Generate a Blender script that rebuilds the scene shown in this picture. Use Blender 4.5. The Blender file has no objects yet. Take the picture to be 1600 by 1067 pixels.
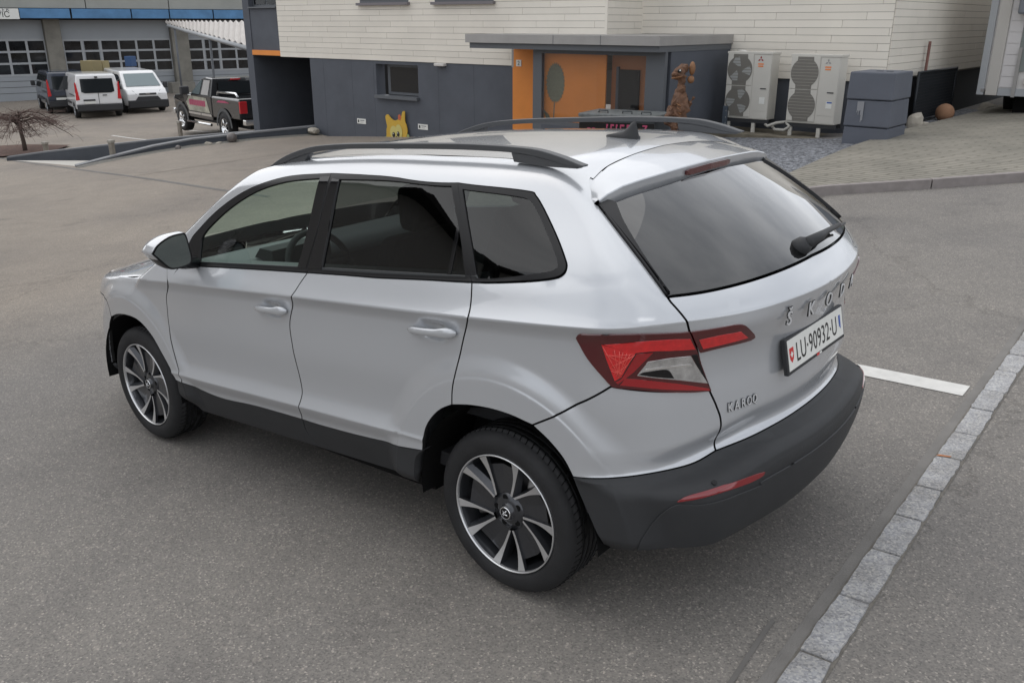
import bpy, bmesh, math, random
import numpy as np
from mathutils import Vector, Matrix, geometry
random.seed(7); rng = np.random.default_rng(7)
D = bpy.data; scene = bpy.context.scene; col = scene.collection
R_ = math.radians

# ---------------------------------------------------------------- camera
TILT = np.array([[0.997542, -0.000275, -0.070073], [-0.000275, 0.999969, -0.007844], [0.070073, 0.007844, 0.997511]])          # the car park slopes: car frame -> world
CAM_P = (1.8376, -3.0489, 2.052)
CAM_R = np.array([[0.767527, 0.641017, 0.0], [-0.218632, 0.261781, 0.940038], [-0.60258, 0.721504, -0.341071]])         # rows: right, up, forward
cam = D.cameras.new('camera'); camo = D.objects.new('camera', cam); col.objects.link(camo)
m = Matrix.Identity(4)
for i in range(3):
    m[i][0], m[i][1], m[i][2], m[i][3] = CAM_R[0][i], CAM_R[1][i], -CAM_R[2][i], CAM_P[i]
camo.matrix_world = m
cam.sensor_width = 36; cam.lens = 30.913; cam.clip_end = 2000; cam.clip_start = .05
scene.camera = camo

# ---------------------------------------------------------------- sky and light
SUN_EL, SUN_AZ = R_(55), R_(-85)            # azimuth of the sun, measured from +Y towards +X
w = D.worlds.new('World'); scene.world = w; w.use_nodes = True
nt = w.node_tree; nt.nodes.clear()
def nd(tree, typ, **kw):
    n = tree.nodes.new(typ)
    for k, v in kw.items():
        if k.startswith('i_'):
            n.inputs[k[2:]].default_value = v
        else: setattr(n, k, v)
    return n
o = nd(nt, 'ShaderNodeOutputWorld'); bg = nd(nt, 'ShaderNodeBackground'); bg.inputs['Strength'].default_value = 0.115
sky = nd(nt, 'ShaderNodeTexSky', sky_type='NISHITA', sun_disc=False)
sky.sun_elevation = SUN_EL; sky.sun_rotation = SUN_AZ; sky.air_density = 1.0; sky.dust_density = 4.0; sky.ozone_density = 1.0
tc = nd(nt, 'ShaderNodeTexCoord')
mp = nd(nt, 'ShaderNodeMapping'); mp.inputs['Scale'].default_value = (1, 1, 2.6)
n1 = nd(nt, 'ShaderNodeTexNoise'); n1.inputs['Scale'].default_value = 2.2; n1.inputs['Detail'].default_value = 7; n1.inputs['Roughness'].default_value = .55
rp = nd(nt, 'ShaderNodeValToRGB')
rp.color_ramp.elements[0].position = .36; rp.color_ramp.elements[0].color = (4.3, 4.5, 4.85, 1)
rp.color_ramp.elements[1].position = .66; rp.color_ramp.elements[1].color = (7.2, 7.35, 7.6, 1)
mx = nd(nt, 'ShaderNodeMix', data_type='RGBA'); mx.inputs['Factor'].default_value = .92
L = nt.links.new
L(tc.outputs['Generated'], mp.inputs['Vector']); L(mp.outputs[0], n1.inputs['Vector']); L(n1.outputs['Fac'], rp.inputs['Fac'])
L(sky.outputs[0], mx.inputs['A']); L(rp.outputs[0], mx.inputs['B']); L(mx.outputs['Result'], bg.inputs['Color']); L(bg.outputs[0], o.inputs['Surface'])
sun = D.lights.new('sun', 'SUN'); suno = D.objects.new('sun', sun); col.objects.link(suno)
sun.energy = .55; sun.angle = R_(100); sun.color = (1, .96, .9)
sd = Vector((math.sin(SUN_AZ) * math.cos(SUN_EL), math.cos(SUN_AZ) * math.cos(SUN_EL), math.sin(SUN_EL)))
suno.rotation_euler = sd.to_track_quat('Z', 'Y').to_euler()
scene.view_settings.view_transform = 'Standard'; scene.view_settings.look = 'None'
scene.view_settings.exposure = 0.68; scene.view_settings.gamma = 1.0
scene.render.engine = 'CYCLES'
scene.cycles.max_bounces = 8; scene.cycles.transparent_max_bounces = 12

# ---------------------------------------------------------------- helpers
def tag(o, label=None, cat=None, group=None, kind=None):
    if label: o['label'] = label
    if cat: o['category'] = cat
    if group: o['group'] = group
    if kind: o['kind'] = kind
    return o

def empty(name, loc=(0, 0, 0), rz=0.0, label=None, cat=None, group=None):
    e = D.objects.new(name, None); col.objects.link(e); e.location = loc; e.rotation_euler = (0, 0, rz)
    e.empty_display_size = .1
    return tag(e, label, cat, group)

def link_mesh(name, me, mat=None, parent=None):
    o = D.objects.new(name, me); col.objects.link(o)
    if mat is not None and not me.materials:
        for mm in (mat if isinstance(mat, (list, tuple)) else [mat]): me.materials.append(mm)
    if parent is not None: o.parent = parent
    return o

def mesh_obj(name, verts, faces, mat, parent=None, smooth=False, normals=None, mats=None):
    me = D.meshes.new(name); me.from_pydata([tuple(map(float, v)) for v in verts], [], [tuple(map(int, f)) for f in faces])
    if mats is not None: me.polygons.foreach_set('material_index', mats)
    if smooth: me.polygons.foreach_set('use_smooth', [True] * len(me.polygons))
    me.update()
    if normals is not None: me.normals_split_custom_set_from_vertices([tuple(map(float, n)) for n in normals])
    return link_mesh(name, me, mat, parent)

class MB:
    """collects shapes of one part in a bmesh"""
    def __init__(s): s.bm = bmesh.new(); s.mi = 0
    def face(s, pts):
        f = s.bm.faces.new([s.bm.verts.new(p) for p in pts]); f.material_index = s.mi; return f
    def box(s, a, b, rz=0, at=(0, 0, 0), bevel=0, top=1.0, topy=None):
        """box between corners a and b, turned about at; top narrows the upper face"""
        a = Vector(a); b = Vector(b); c = (a + b) / 2; h = (b - a) / 2
        topy = top if topy is None else topy
        g = bmesh.ops.create_cube(s.bm, size=2)
        vs = g['verts']
        for v in vs:
            k = (top, topy) if v.co.z > 0 else (1, 1)
            v.co = Vector((c.x + v.co.x * h.x * k[0], c.y + v.co.y * h.y * k[1], c.z + v.co.z * h.z))
        fs = list({f for v in vs for f in v.link_faces})
        for f in fs: f.material_index = s.mi
        if bevel > 0:
            es = list({e for v in vs for e in v.link_edges})
            r = bmesh.ops.bevel(s.bm, geom=es, offset=bevel, segments=2, affect='EDGES', profile=.5)
            for f in r['faces']: f.material_index = s.mi
            vs = list({v for f in fs + r['faces'] if f.is_valid for v in f.verts} | {v for v in vs if v.is_valid})
        if rz or tuple(at) != (0, 0, 0):
            M = Matrix.Translation(at) @ Matrix.Rotation(rz, 4, 'Z')
            for v in vs: v.co = M @ v.co
        return s
    def prism(s, poly, axis, a, b):
        """extrude a 2D polygon along axis from a to b; polygon coordinates are the other two axes in order"""
        def P(u, v, t):
            return {'x': (t, u, v), 'y': (u, t, v), 'z': (u, v, t)}[axis]
        A = [s.bm.verts.new(P(u, v, a)) for u, v in poly]; B = [s.bm.verts.new(P(u, v, b)) for u, v in poly]
        n = len(poly)
        fs = [s.bm.faces.new(A), s.bm.faces.new(B[::-1])] + [s.bm.faces.new((A[i], B[i], B[(i + 1) % n], A[(i + 1) % n])) for i in range(n)]
        for f in fs: f.material_index = s.mi
        return s
    def tube(s, pts, r, n=8, cap=True):
        pts = [Vector(p) for p in pts]; rs = r if isinstance(r, (list, tuple)) else [r] * len(pts)
        rings = []; up = Vector((0, 0, 1)); prev = None
        for i, p in enumerate(pts):
            t = (pts[min(i + 1, len(pts) - 1)] - pts[max(i - 1, 0)]).normalized()
            a = t.cross(up) if prev is None else prev - t * prev.dot(t)
            if a.length < 1e-4: a = t.cross(Vector((1, 0, 0)))
            a.normalize(); b = t.cross(a); prev = a
            rings.append([s.bm.verts.new(p + (a * math.cos(k * math.tau / n) + b * math.sin(k * math.tau / n)) * rs[i]) for k in range(n)])
        for A, B in zip(rings, rings[1:]):
            for k in range(n):
                f = s.bm.faces.new((A[k], A[(k + 1) % n], B[(k + 1) % n], B[k])); f.material_index = s.mi; f.smooth = True
        if cap:
            for q in (rings[0][::-1], rings[-1]):
                f = s.bm.faces.new(q); f.material_index = s.mi
        return s
    def lathe(s, prof, n=48, axis='y', center=(0, 0, 0), smooth=True, closed=False):
        """prof: (radius, offset along axis)"""
        c = Vector(center); rings = []
        for r, h in prof:
            ring = []
            for k in range(n):
                a = math.tau * k / n; u, v = r * math.cos(a), r * math.sin(a)
                ring.append(s.bm.verts.new(c + Vector({'y': (u, h, v), 'z': (u, v, h), 'x': (h, u, v)}[axis])))
            rings.append(ring)
        pr = list(zip(rings, rings[1:])) + ([(rings[-1], rings[0])] if closed else [])
        for A, B in pr:
            for k in range(n):
                f = s.bm.faces.new((A[k], A[(k + 1) % n], B[(k + 1) % n], B[k])); f.material_index = s.mi; f.smooth = smooth
        return s
    def ball(s, c, r, n=2, sc=(1, 1, 1)):
        g = bmesh.ops.create_icosphere(s.bm, subdivisions=n, radius=1)
        for v in g['verts']: v.co = Vector((c[0] + v.co.x * r * sc[0], c[1] + v.co.y * r * sc[1], c[2] + v.co.z * r * sc[2]))
        for f in {f for v in g['verts'] for f in v.link_faces}: f.material_index = s.mi; f.smooth = True
        return s
    def build(s, name, mat, parent=None, smooth=False):
        bmesh.ops.recalc_face_normals(s.bm, faces=s.bm.faces)
        me = D.meshes.new(name); s.bm.to_mesh(me); s.bm.free()
        if smooth: me.polygons.foreach_set('use_smooth', [True] * len(me.polygons))
        return link_mesh(name, me, mat, parent)

def box_part(name, a, b, mat, parent=None, bevel=0.0, **kw):
    return MB().box(a, b, bevel=bevel, **kw).build(name, mat, parent)

def text_mesh(body, size, mat, depth=.002, bevel=0.0, sx=1.0, align='CENTER', spacing=1.0, thin=0.0):
    cu = D.curves.new('lettering', 'FONT'); cu.body = body; cu.size = size; cu.extrude = depth; cu.bevel_depth = bevel; cu.offset = -thin
    cu.align_x = align; cu.space_character = spacing; cu.resolution_u = 3
    t = D.objects.new('lettering', cu); col.objects.link(t)
    me = D.meshes.new_from_object(t.evaluated_get(bpy.context.evaluated_depsgraph_get()))
    D.objects.remove(t); D.curves.remove(cu)
    me.transform(Matrix.Diagonal((sx, 1, 1, 1)))
    me.materials.clear(); me.materials.append(mat)
    return me

# ---------------------------------------------------------------- materials
def mat(name, color, rough=.5, metal=0.0, spec=.5, coat=0.0, coat_rough=.03, noise=None, bump=None, trans=None):
    """noise=(scale, amount): colour mottling; bump=(scale, strength)"""
    m = D.materials.new(name); m.use_nodes = True; t = m.node_tree; b = t.nodes['Principled BSDF']
    b.inputs['Base Color'].default_value = (*color, 1); b.inputs['Roughness'].default_value = rough
    b.inputs['Metallic'].default_value = metal; b.inputs['Specular IOR Level'].default_value = spec
    b.inputs['Coat Weight'].default_value = coat; b.inputs['Coat Roughness'].default_value = coat_rough
    if noise or bump:
        c = nd(t, 'ShaderNodeTexCoord')
    if noise:
        n = nd(t, 'ShaderNodeTexNoise'); n.inputs['Scale'].default_value = noise[0]; n.inputs['Detail'].default_value = 6
        n.inputs['Roughness'].default_value = .6
        mr = nd(t, 'ShaderNodeMapRange'); mr.inputs['From Min'].default_value = .25; mr.inputs['From Max'].default_value = .75
        mr.inputs['To Min'].default_value = 1 - noise[1]; mr.inputs['To Max'].default_value = 1 + noise[1]
        x = nd(t, 'ShaderNodeVectorMath', operation='SCALE'); x.inputs[0].default_value = color
        t.links.new(c.outputs['Object'], n.inputs['Vector']); t.links.new(n.outputs['Fac'], mr.inputs['Value'])
        t.links.new(mr.outputs[0], x.inputs['Scale']); t.links.new(x.outputs[0], b.inputs['Base Color'])
    if bump:
        n2 = nd(t, 'ShaderNodeTexNoise'); n2.inputs['Scale'].default_value = bump[0]; n2.inputs['Detail'].default_value = 4
        bn = nd(t, 'ShaderNodeBump'); bn.inputs['Strength'].default_value = bump[1]; bn.inputs['Distance'].default_value = .01
        t.links.new(c.outputs['Object'], n2.inputs['Vector']); t.links.new(n2.outputs['Fac'], bn.inputs['Height'])
        t.links.new(bn.outputs[0], b.inputs['Normal'])
    return m

def glass_mat(name, tint, refl=1.0, rough=0.0):
    """a thin pane: tinted see-through with a Fresnel reflection"""
    m = D.materials.new(name); m.use_nodes = True; t = m.node_tree; t.nodes.clear()
    o = nd(t, 'ShaderNodeOutputMaterial'); tr_ = nd(t, 'ShaderNodeBsdfTransparent'); tr_.inputs['Color'].default_value = (*tint, 1)
    g = nd(t, 'ShaderNodeBsdfGlossy'); g.inputs['Roughness'].default_value = rough
    lw = nd(t, 'ShaderNodeLayerWeight'); lw.inputs['Blend'].default_value = .5       # Schlick's curve, the same from both sides
    pw = nd(t, 'ShaderNodeMath', operation='POWER'); pw.inputs[1].default_value = 5; t.links.new(lw.outputs['Facing'], pw.inputs[0])
    ma = nd(t, 'ShaderNodeMath', operation='MULTIPLY_ADD'); ma.inputs[1].default_value = .95; ma.inputs[2].default_value = .045; t.links.new(pw.outputs[0], ma.inputs[0])
    ml = nd(t, 'ShaderNodeMath', operation='MULTIPLY'); ml.inputs[1].default_value = refl; ml.use_clamp = True
    x = nd(t, 'ShaderNodeMixShader')
    t.links.new(ma.outputs[0], ml.inputs[0]); t.links.new(ml.outputs[0], x.inputs[0]); t.links.new(tr_.outputs[0], x.inputs[1])
    t.links.new(g.outputs[0], x.inputs[2]); t.links.new(x.outputs[0], o.inputs[0])
    return m

# ---------------------------------------------------------------- car body surface (car frame: x to the tail, y to the right, z up)
X0, RHO, ZC = -0.6, 1.1, 1.2           # wrap axis for panel coordinates
X1, RHOF = -2.75, 0.8                  # the same at the nose
WC = X0 + RHO * math.pi / 2            # panel coordinate of the centre line at the tail
VC = ZC + 0.75 * math.pi / 2           # ... and at the roof

def herm(x, xs, ys):
    xs = np.asarray(xs, float); ys = np.asarray(ys, float)
    m = np.gradient(ys, xs)
    x = np.clip(x, xs[0], xs[-1])
    i = np.clip(np.searchsorted(xs, x) - 1, 0, len(xs) - 2)
    h = xs[i + 1] - xs[i]; t = (x - xs[i]) / h
    return ((2*t**3 - 3*t**2 + 1) * ys[i] + (t**3 - 2*t**2 + t) * h * m[i]
            + (-2*t**3 + 3*t**2) * ys[i + 1] + (t**3 - t**2) * h * m[i + 1])

def sstep(a, b, x):
    t = np.clip((x - a) / (b - a), 0, 1)
    return t * t * (3 - 2 * t)

def smax(a, b, k):
    h = np.clip(0.5 + 0.5 * (a - b) / k, 0, 1)
    return b + (a - b) * h + k * h * (1 - h)

def z_torn(x): return np.interp(x, [-3.4, -2.7, -2.1, -1.1, -0.4, 0.2, 0.7], [0.885, 0.953, 0.998, 1.050, 1.083, 1.115, 1.142])
def z_low(x): return np.interp(x, [-3.4, -2.1, -0.5, 0.7], [0.47, 0.508, 0.572, 0.60])
def z_sill(x): return np.interp(x, [-3.4, -2.2, -0.4, 0.7], [0.42, 0.440, 0.512, 0.55])
def z_belt(x): return np.interp(x, [-3.4, -1.9, -0.1, 0.3, 0.7], [1.03, 1.091, 1.217, 1.252, 1.29])

def plan(x):
    return herm(x, [-3.6, -3.35, -3.1, -2.85, -2.6, -2.2, -1.4, -0.6, 0.0, 0.3, 0.5, 0.7, 0.95],
                [-0.36, -0.20, -0.085, -0.030, -0.010, 0, 0, 0, -0.004, -0.016, -0.036, -0.07, -0.14])

def side(x, z):
    zt, zl, zs, zb = z_torn(x), z_low(x), z_sill(x), z_belt(x)
    zz = lambda c: c + 0 * x
    zk = [zs - .165, zs, zl, zl + .068, zl + .25, zt - .06, zt, zb, zz(1.52), zz(1.75)]
    yk = [.850, .896, .924, .889, .897, .891, .915, .843, .688, .50]
    ml = [.3, .20, .30, -.05, .0, .02, .50, -.66, -.56, -1.2]
    mr = [.3, .30, -.80, -.05, .0, .02, -.78, -.38, -.56, -1.2]
    out = yk[0] + .3 * (z - zk[0])
    for k in range(len(zk) - 1):
        h = zk[k + 1] - zk[k]; t = np.clip((z - zk[k]) / h, 0, 1)
        y = ((2*t**3 - 3*t**2 + 1) * yk[k] + (t**3 - 2*t**2 + t) * h * mr[k]
             + (-2*t**3 + 3*t**2) * yk[k + 1] + (t**3 - t**2) * h * ml[k + 1])
        out = np.where(z >= zk[k], y, out)
    out = out + plan(x)
    # flared wheel arches
    for cx, cz, r1 in ((0.015, 0.335, 0.553), (-2.638, 0.335, 0.520)):
        r = np.sqrt((x - cx)**2 + (z - cz)**2)
        lift = sstep(r1 + .09, r1 - .004, r)
        target = .913 + plan(x) * .9 + .004 * sstep(r1 + .004, r1 - .012, r)
        low = sstep(.30, .40, z) if cx > -1 else sstep(.30, .40, z)
        dl = target - out; out = out + .5 * (dl + np.sqrt(dl * dl + 1.6e-5)) * lift * low
    for hx, hz in ((-1.262, .958), (-0.258, 1.012)):       # hollows behind the door handles
        out = out - .017 * np.exp(-(((x - hx) / .052)**4 + ((z - hz - .006) / .030)**4))
    up = sstep(0, .4, z - zb)
    out = out - up * herm(x, [-2.4, -1.5, -0.6, 0.0, 0.3, 0.6], [.02, .0, 0, .012, .045, .09])
    return out

def rear(y, z):
    ay = np.abs(y)
    z = z + (.036 + .060 * sstep(.35, .85, ay)) * sstep(.90, .70, z)
    bump = sstep(.72, .64, z)
    p = herm(z, [.20, .30, .42, .55, .63, .652, .672, .686, .697, .80, .85, .91, .97, 1.03, 1.07, 1.118],
             [.66, .775, .850, .888, .893, .886, .862, .814, .803, .808, .805, .801, .808, .829, .845, .858])
    g = herm(z, [1.118, 1.15, 1.19, 1.25, 1.32, 1.40, 1.48, 1.56, 1.70], [.858, .836, .800, .728, .636, .528, .420, .312, .12])
    zc = 1.128 + .03 * np.minimum(np.abs(y), .8)**2
    zz = z - (zc - 1.118)
    p2 = herm(zz, [.20, .30, .42, .55, .63, .652, .672, .686, .697, .80, .85, .91, .97, 1.03, 1.07, 1.118],
              [.66, .775, .850, .888, .893, .886, .862, .814, .803, .808, .805, .801, .808, .829, .845, .858])
    s = sstep(.80, .95, z)
    prof = np.where(zz < 1.118, p * (1 - s) + p2 * s, herm(np.maximum(zz, 1.118), [1.118, 1.15, 1.19, 1.25, 1.32, 1.40, 1.48, 1.56, 1.70],
                    [.858, .836, .800, .728, .634, .518, .392, .262, .03]))
    prof = prof - np.maximum(prof - .80, 0) * sstep(.62, .90, ay) * .75 * sstep(.80, .70, z)
    prof = prof + .016 * np.exp(-((ay - .50) / .18)**2) * sstep(.72, .80, z) * sstep(1.16, 1.08, z)
    return prof - (.33 - .07 * bump) * y**2 - .08 * y**6 * (1 - bump)

def roof_fn(x, y):
    zc = herm(x, [-2.6, -2.1, -1.7, -1.4, -1.0, -0.5, 0.0, 0.3, 0.6], [1.33, 1.485, 1.560, 1.597, 1.626, 1.634, 1.622, 1.594, 1.555])
    return zc - .078 * y**2 - .05 * y**4

def screen(y, z): return -2.56 + (z - 1.05) * 1.62 + .30 * y**2 + .15 * (z - 1.05)**2
def hood(x, y):
    zc = herm(x, [-3.7, -3.5, -3.35, -3.15, -2.9, -2.5, -2.1, 1.0], [.60, .80, .895, .955, 1.00, 1.045, 1.07, 1.10])
    return zc - .07 * y**2 - .03 * np.abs(y)
def front(y, z):
    return herm(z, [.2, .3, .5, .7, .85, 1.1], [-3.40, -3.49, -3.53, -3.52, -3.48, -3.2]) + .30 * y**2 + .22 * y**6

def body_f(p):
    x, y, z = p[..., 0], np.abs(p[..., 1]), p[..., 2]
    s = y - side(x, z)
    b = (x - rear(y, z)) * np.where(z > 1.16, .75, 1.0)
    kr = .13 - .085 * sstep(1.10, 1.42, z)
    sb = smax(s, b, kr)
    green = smax(smax(sb, z - roof_fn(x, y), .085), (screen(y, z) - x) * .5, .03)
    low = smax(smax(sb, z - hood(x, y), .10), front(y, z) - x, .12)
    low = np.maximum(low, .19 - z)
    return np.minimum(green, low)

def grad_f(p, e=.0015):
    g = np.stack([body_f(p + d) - body_f(p - d) for d in np.eye(3) * e], -1)
    return g / np.maximum(np.linalg.norm(g, axis=-1, keepdims=True), 1e-9)

def wv_ray(wv):
    wv = np.asarray(wv, float); w, v = wv[..., 0], wv[..., 1]
    phi = np.clip((w - X0) / RHO, 0, math.pi / 2) - np.clip((X1 - w) / RHOF, 0, math.pi / 2); psi = np.maximum(v - ZC, 0) / .75
    o = np.stack([np.clip(w, X1, X0), 0 * w, np.minimum(v, ZC)], -1)
    d = np.stack([np.sin(phi) * np.cos(psi), -np.cos(phi) * np.cos(psi), np.sin(psi)], -1)
    return o, d

def lift(o, d, off=0.0, tmax=2.2):
    lo = np.zeros(o.shape[:-1]); hi = lo + tmax
    for _ in range(34):
        m = (lo + hi) / 2
        ins = body_f(o + d * m[..., None]) < 0
        lo = np.where(ins, m, lo); hi = np.where(ins, hi, m)
    p = o + d * ((lo + hi) / 2)[..., None]
    return p + grad_f(p) * off if off else p

def lift_wv(wv, off=0.0):
    o, d = wv_ray(wv); return lift(o, d, off)

def to_wv(p):
    p = np.asarray(p, float); x, y, z = p[..., 0], np.abs(p[..., 1]), p[..., 2]
    r = np.where(x > X0, np.hypot(x - X0, y), np.where(x < X1, np.hypot(x - X1, y), y))
    w = np.where(x > X0, X0 + RHO * np.arctan2(np.maximum(x - X0, 0), y), np.where(x < X1, X1 - RHOF * np.arctan2(np.maximum(X1 - x, 0), y), x))
    v = np.where(z > ZC, ZC + .75 * np.arctan2(z - ZC, r), z)
    return np.stack([w, v], -1)
WF = X1 - RHOF * math.pi / 2            # panel coordinate of the centre line at the nose

# height of the shoulder crease in panel coordinates, so that mesh rows follow it
_w = np.linspace(WF, WC, 400)
_p = lift_wv(np.stack([_w, np.full_like(_w, 1.08)], -1))
_zs = z_torn(_p[:, 0]); _zr = 1.128 + .03 * np.minimum(np.abs(_p[:, 1]), .8)**2
_t = np.where(np.abs(_p[:, 1]) - side(_p[:, 0], _p[:, 2]) > -.03, _zs, _zr)
def crease_v(w): return np.interp(w, _w, _t)

# ---------------------------------------------------------------- panels cut from the body surface
def cat_rom(pts, n=6):
    pts = [np.array(p, float) for p in pts]
    if len(pts) < 3: return pts
    P = [2 * pts[0] - pts[1]] + pts + [2 * pts[-1] - pts[-2]]
    out = []
    for i in range(1, len(P) - 2):
        p0, p1, p2, p3 = P[i - 1:i + 3]
        for k in range(n):
            t = k / n
            out.append(.5 * (2 * p1 + (p2 - p0) * t + (2 * p0 - 5 * p1 + 4 * p2 - p3) * t * t + (3 * p1 - p0 - 3 * p2 + p3) * t**3))
    out.append(pts[-1])
    return out

def join(*lines):
    """closed outline from smooth lines that meet at corners"""
    out = []
    for l in lines:
        for p in cat_rom(l):
            if not out or np.hypot(*(p - out[-1])) > 1.5e-3: out.append(p)
    if np.hypot(*(out[0] - out[-1])) < 1.5e-3: out.pop()
    return np.array(out)

def rev(l): return list(l)[::-1]

def area2(p): return .5 * np.sum(p[:, 0] * np.roll(p[:, 1], -1) - np.roll(p[:, 0], -1) * p[:, 1])

def resample(p, step):
    out = []
    for a, b in zip(p, np.roll(p, -1, 0)):
        n = max(1, int(math.ceil(np.hypot(*(b - a)) / step)))
        out += [a + (b - a) * k / n for k in range(n)]
    return np.array(out)

def inset_poly(p, d, fixed):
    if d == 0: return p
    a = p - np.roll(p, 1, 0); b = np.roll(p, -1, 0) - p
    na = np.stack([-a[:, 1], a[:, 0]], 1); nb = np.stack([-b[:, 1], b[:, 0]], 1)
    na /= np.maximum(np.linalg.norm(na, axis=1, keepdims=True), 1e-9); nb /= np.maximum(np.linalg.norm(nb, axis=1, keepdims=True), 1e-9)
    m = na + nb; m /= np.maximum((m * m).sum(1, keepdims=True) / 2, .35)
    q = p + m * d
    q[fixed, 0] = p[fixed, 0] if True else 0
    return q

def in_poly(pt, poly):
    x, y = pt[:, 0], pt[:, 1]; ins = np.zeros(len(pt), bool)
    for (x1, y1), (x2, y2) in zip(poly, np.roll(poly, -1, 0)):
        c = (y1 > y) != (y2 > y)
        if y1 == y2: continue
        ins ^= c & (x < (x2 - x1) * (y - y1) / (y2 - y1) + x1)
    return ins

def top_lift(xy, off=0.0):
    xy = np.asarray(xy, float)
    o = np.stack([xy[..., 0], xy[..., 1], np.where(xy[..., 0] < -2.3, .55, .9) + 0 * xy[..., 0]], -1); d = np.zeros_like(o); d[..., 2] = 1
    return lift(o, d, off, 1.3)

def top_wv(x, y): return tuple(to_wv(top_lift(np.array([[x, -abs(y)]]))[0]))

def panel(name, outline, material, parent, holes=(), gap=.0030, off=0.0, depth=.018, h=.014, side_=-1, mode='wv', lifter=None, crown=0.0):
    P = np.array(outline, float)
    if area2(P) < 0: P = P[::-1]
    is_c = (lambda q: (q[:, 0] >= WC - 2e-4) | (q[:, 0] <= WF + 2e-4)) if mode == 'wv' else (lambda q: q[:, 1] >= -2e-4)
    fixed = is_c(P)
    if mode == 'wv': P[P[:, 0] > WC - 2e-4, 0] = WC; P[P[:, 0] < WF + 2e-4, 0] = WF
    else: P[P[:, 1] > -2e-4, 1] = 0
    def keep(q, p, fx):
        if mode == 'wv': q[fx, 0] = p[fx, 0]
        else: q[fx] = np.where(fx[fx][:, None], np.stack([q[fx][:, 0], p[fx][:, 1]], 1), q[fx])
        return q
    Q = inset_poly(P.copy(), gap, np.zeros(len(P), bool)); Q = keep(Q, P, fixed)
    Q = resample(Q, h)
    loops = [Q]
    for hl in holes:
        H = np.array(hl, float)
        if area2(H) > 0: H = H[::-1]
        loops.append(resample(H, h))
    B = np.concatenate(loops)
    lo, hi = B.min(0), B.max(0)
    gx = np.arange(lo[0] + h * .4, hi[0], h)
    if mode == 'wv':
        js = np.arange(-80, 130) * h
        js = np.concatenate([js, [-.006, .006]])
        W_, J_ = np.meshgrid(gx, js); V_ = crease_v(W_) + J_
        G_ = np.stack([W_.ravel(), V_.ravel()], 1)
        zl = np.stack([np.repeat(gx, 3), (z_low(np.minimum(gx, .6))[:, None] + np.array([-.005, 0, .005])).ravel()], 1)
        G_ = np.concatenate([G_, zl])
    else:
        W_, V_ = np.meshgrid(gx, np.arange(lo[1] + h * .3, hi[1], h)); G_ = np.stack([W_.ravel(), V_.ravel()], 1)
    if mode == 'wv':
        for cx, cz, r1 in ((0.015, 0.335, 0.553), (-2.638, 0.335, 0.520)):
            ring = []
            for r in (r1 - .022, r1 - .012, r1 - .004, r1 + .004, r1 + .016):
                a = np.linspace(-.3, math.pi + .3, int(r * 3.74 / .011)); x, z = cx + r * np.cos(a), cz + r * np.sin(a)
                ring.append(to_wv(np.stack([x, side(x, z), z], -1)))
            ring = np.concatenate(ring)
            mid = to_wv(np.array([[cx, .9, cz]]))[0]
            if lo[0] - .7 < mid[0] < hi[0] + .7:
                near = ring[::2]
                dd = np.array([np.min(np.hypot(near[:, 0] - g[0], near[:, 1] - g[1])) if abs(g[0] - mid[0]) < .75 else 1 for g in G_])
                G_ = np.concatenate([G_[dd > .007], ring])
    G_ = G_[(G_[:, 1] > lo[1]) & (G_[:, 1] < hi[1]) & (G_[:, 0] > lo[0]) & (G_[:, 0] < hi[0])]
    ok = in_poly(G_, loops[0])
    if mode == 'wv': ok &= (G_[:, 0] < WC - .4 * h) & (G_[:, 0] > WF + .4 * h)
    else: ok &= G_[:, 1] < -.4 * h
    for H in loops[1:]: ok &= ~in_poly(G_, H)
    G_ = G_[ok]
    kd = __import__('mathutils').kdtree.KDTree(len(B))
    for i, b in enumerate(B): kd.insert((b[0], b[1], 0), i)
    kd.balance()
    G_ = np.array([g for g in G_ if kd.find((g[0], g[1], 0))[2] > h * .5]).reshape(-1, 2)
    V = np.concatenate([B, G_])
    edges = []; s = 0
    for l in loops:
        n = len(l); edges += [(s + i, s + (i + 1) % n) for i in range(n)]; s += n
    vo, eo, fo, ov, _, _ = geometry.delaunay_2d_cdt([Vector(v) for v in V], edges, [], 0, 1e-6)
    vo = np.array([tuple(v) for v in vo]); tri = np.array([f for f in fo if len(f) == 3])
    cen = vo[tri].mean(1); ok = in_poly(cen, loops[0])
    for H in loops[1:]: ok &= ~in_poly(cen, H)
    tri = tri[ok]
    lf = lifter or (lift_wv if mode == 'wv' else top_lift)
    p3 = lf(vo)
    n3 = grad_f(p3) if lifter is None else None
    if n3 is None:
        e = 1e-3; a = lf(vo + [e, 0]) - lf(vo - [e, 0]); b = lf(vo + [0, e]) - lf(vo - [0, e])
        n3 = np.cross(a, b); n3 /= np.maximum(np.linalg.norm(n3, axis=1, keepdims=True), 1e-9)
        if n3[:, 2].mean() < 0: n3 = -n3
    # the centre line lies exactly in the plane of symmetry
    cidx = is_c(vo); p3[cidx, 1] = 0; n3[cidx, 1] = 0; n3 /= np.maximum(np.linalg.norm(n3, axis=1, keepdims=True), 1e-9)
    # orientation
    a, b, c = p3[tri[:, 0]], p3[tri[:, 1]], p3[tri[:, 2]]
    fl = (np.cross(b - a, c - a) * n3[tri].sum(1)).sum(1) < 0
    tri[fl] = tri[fl][:, ::-1]
    p3 = p3 + n3 * off
    verts = [p3]; norms = [n3]; faces = [tuple(t) for t in tri]; nv = len(p3)
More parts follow.
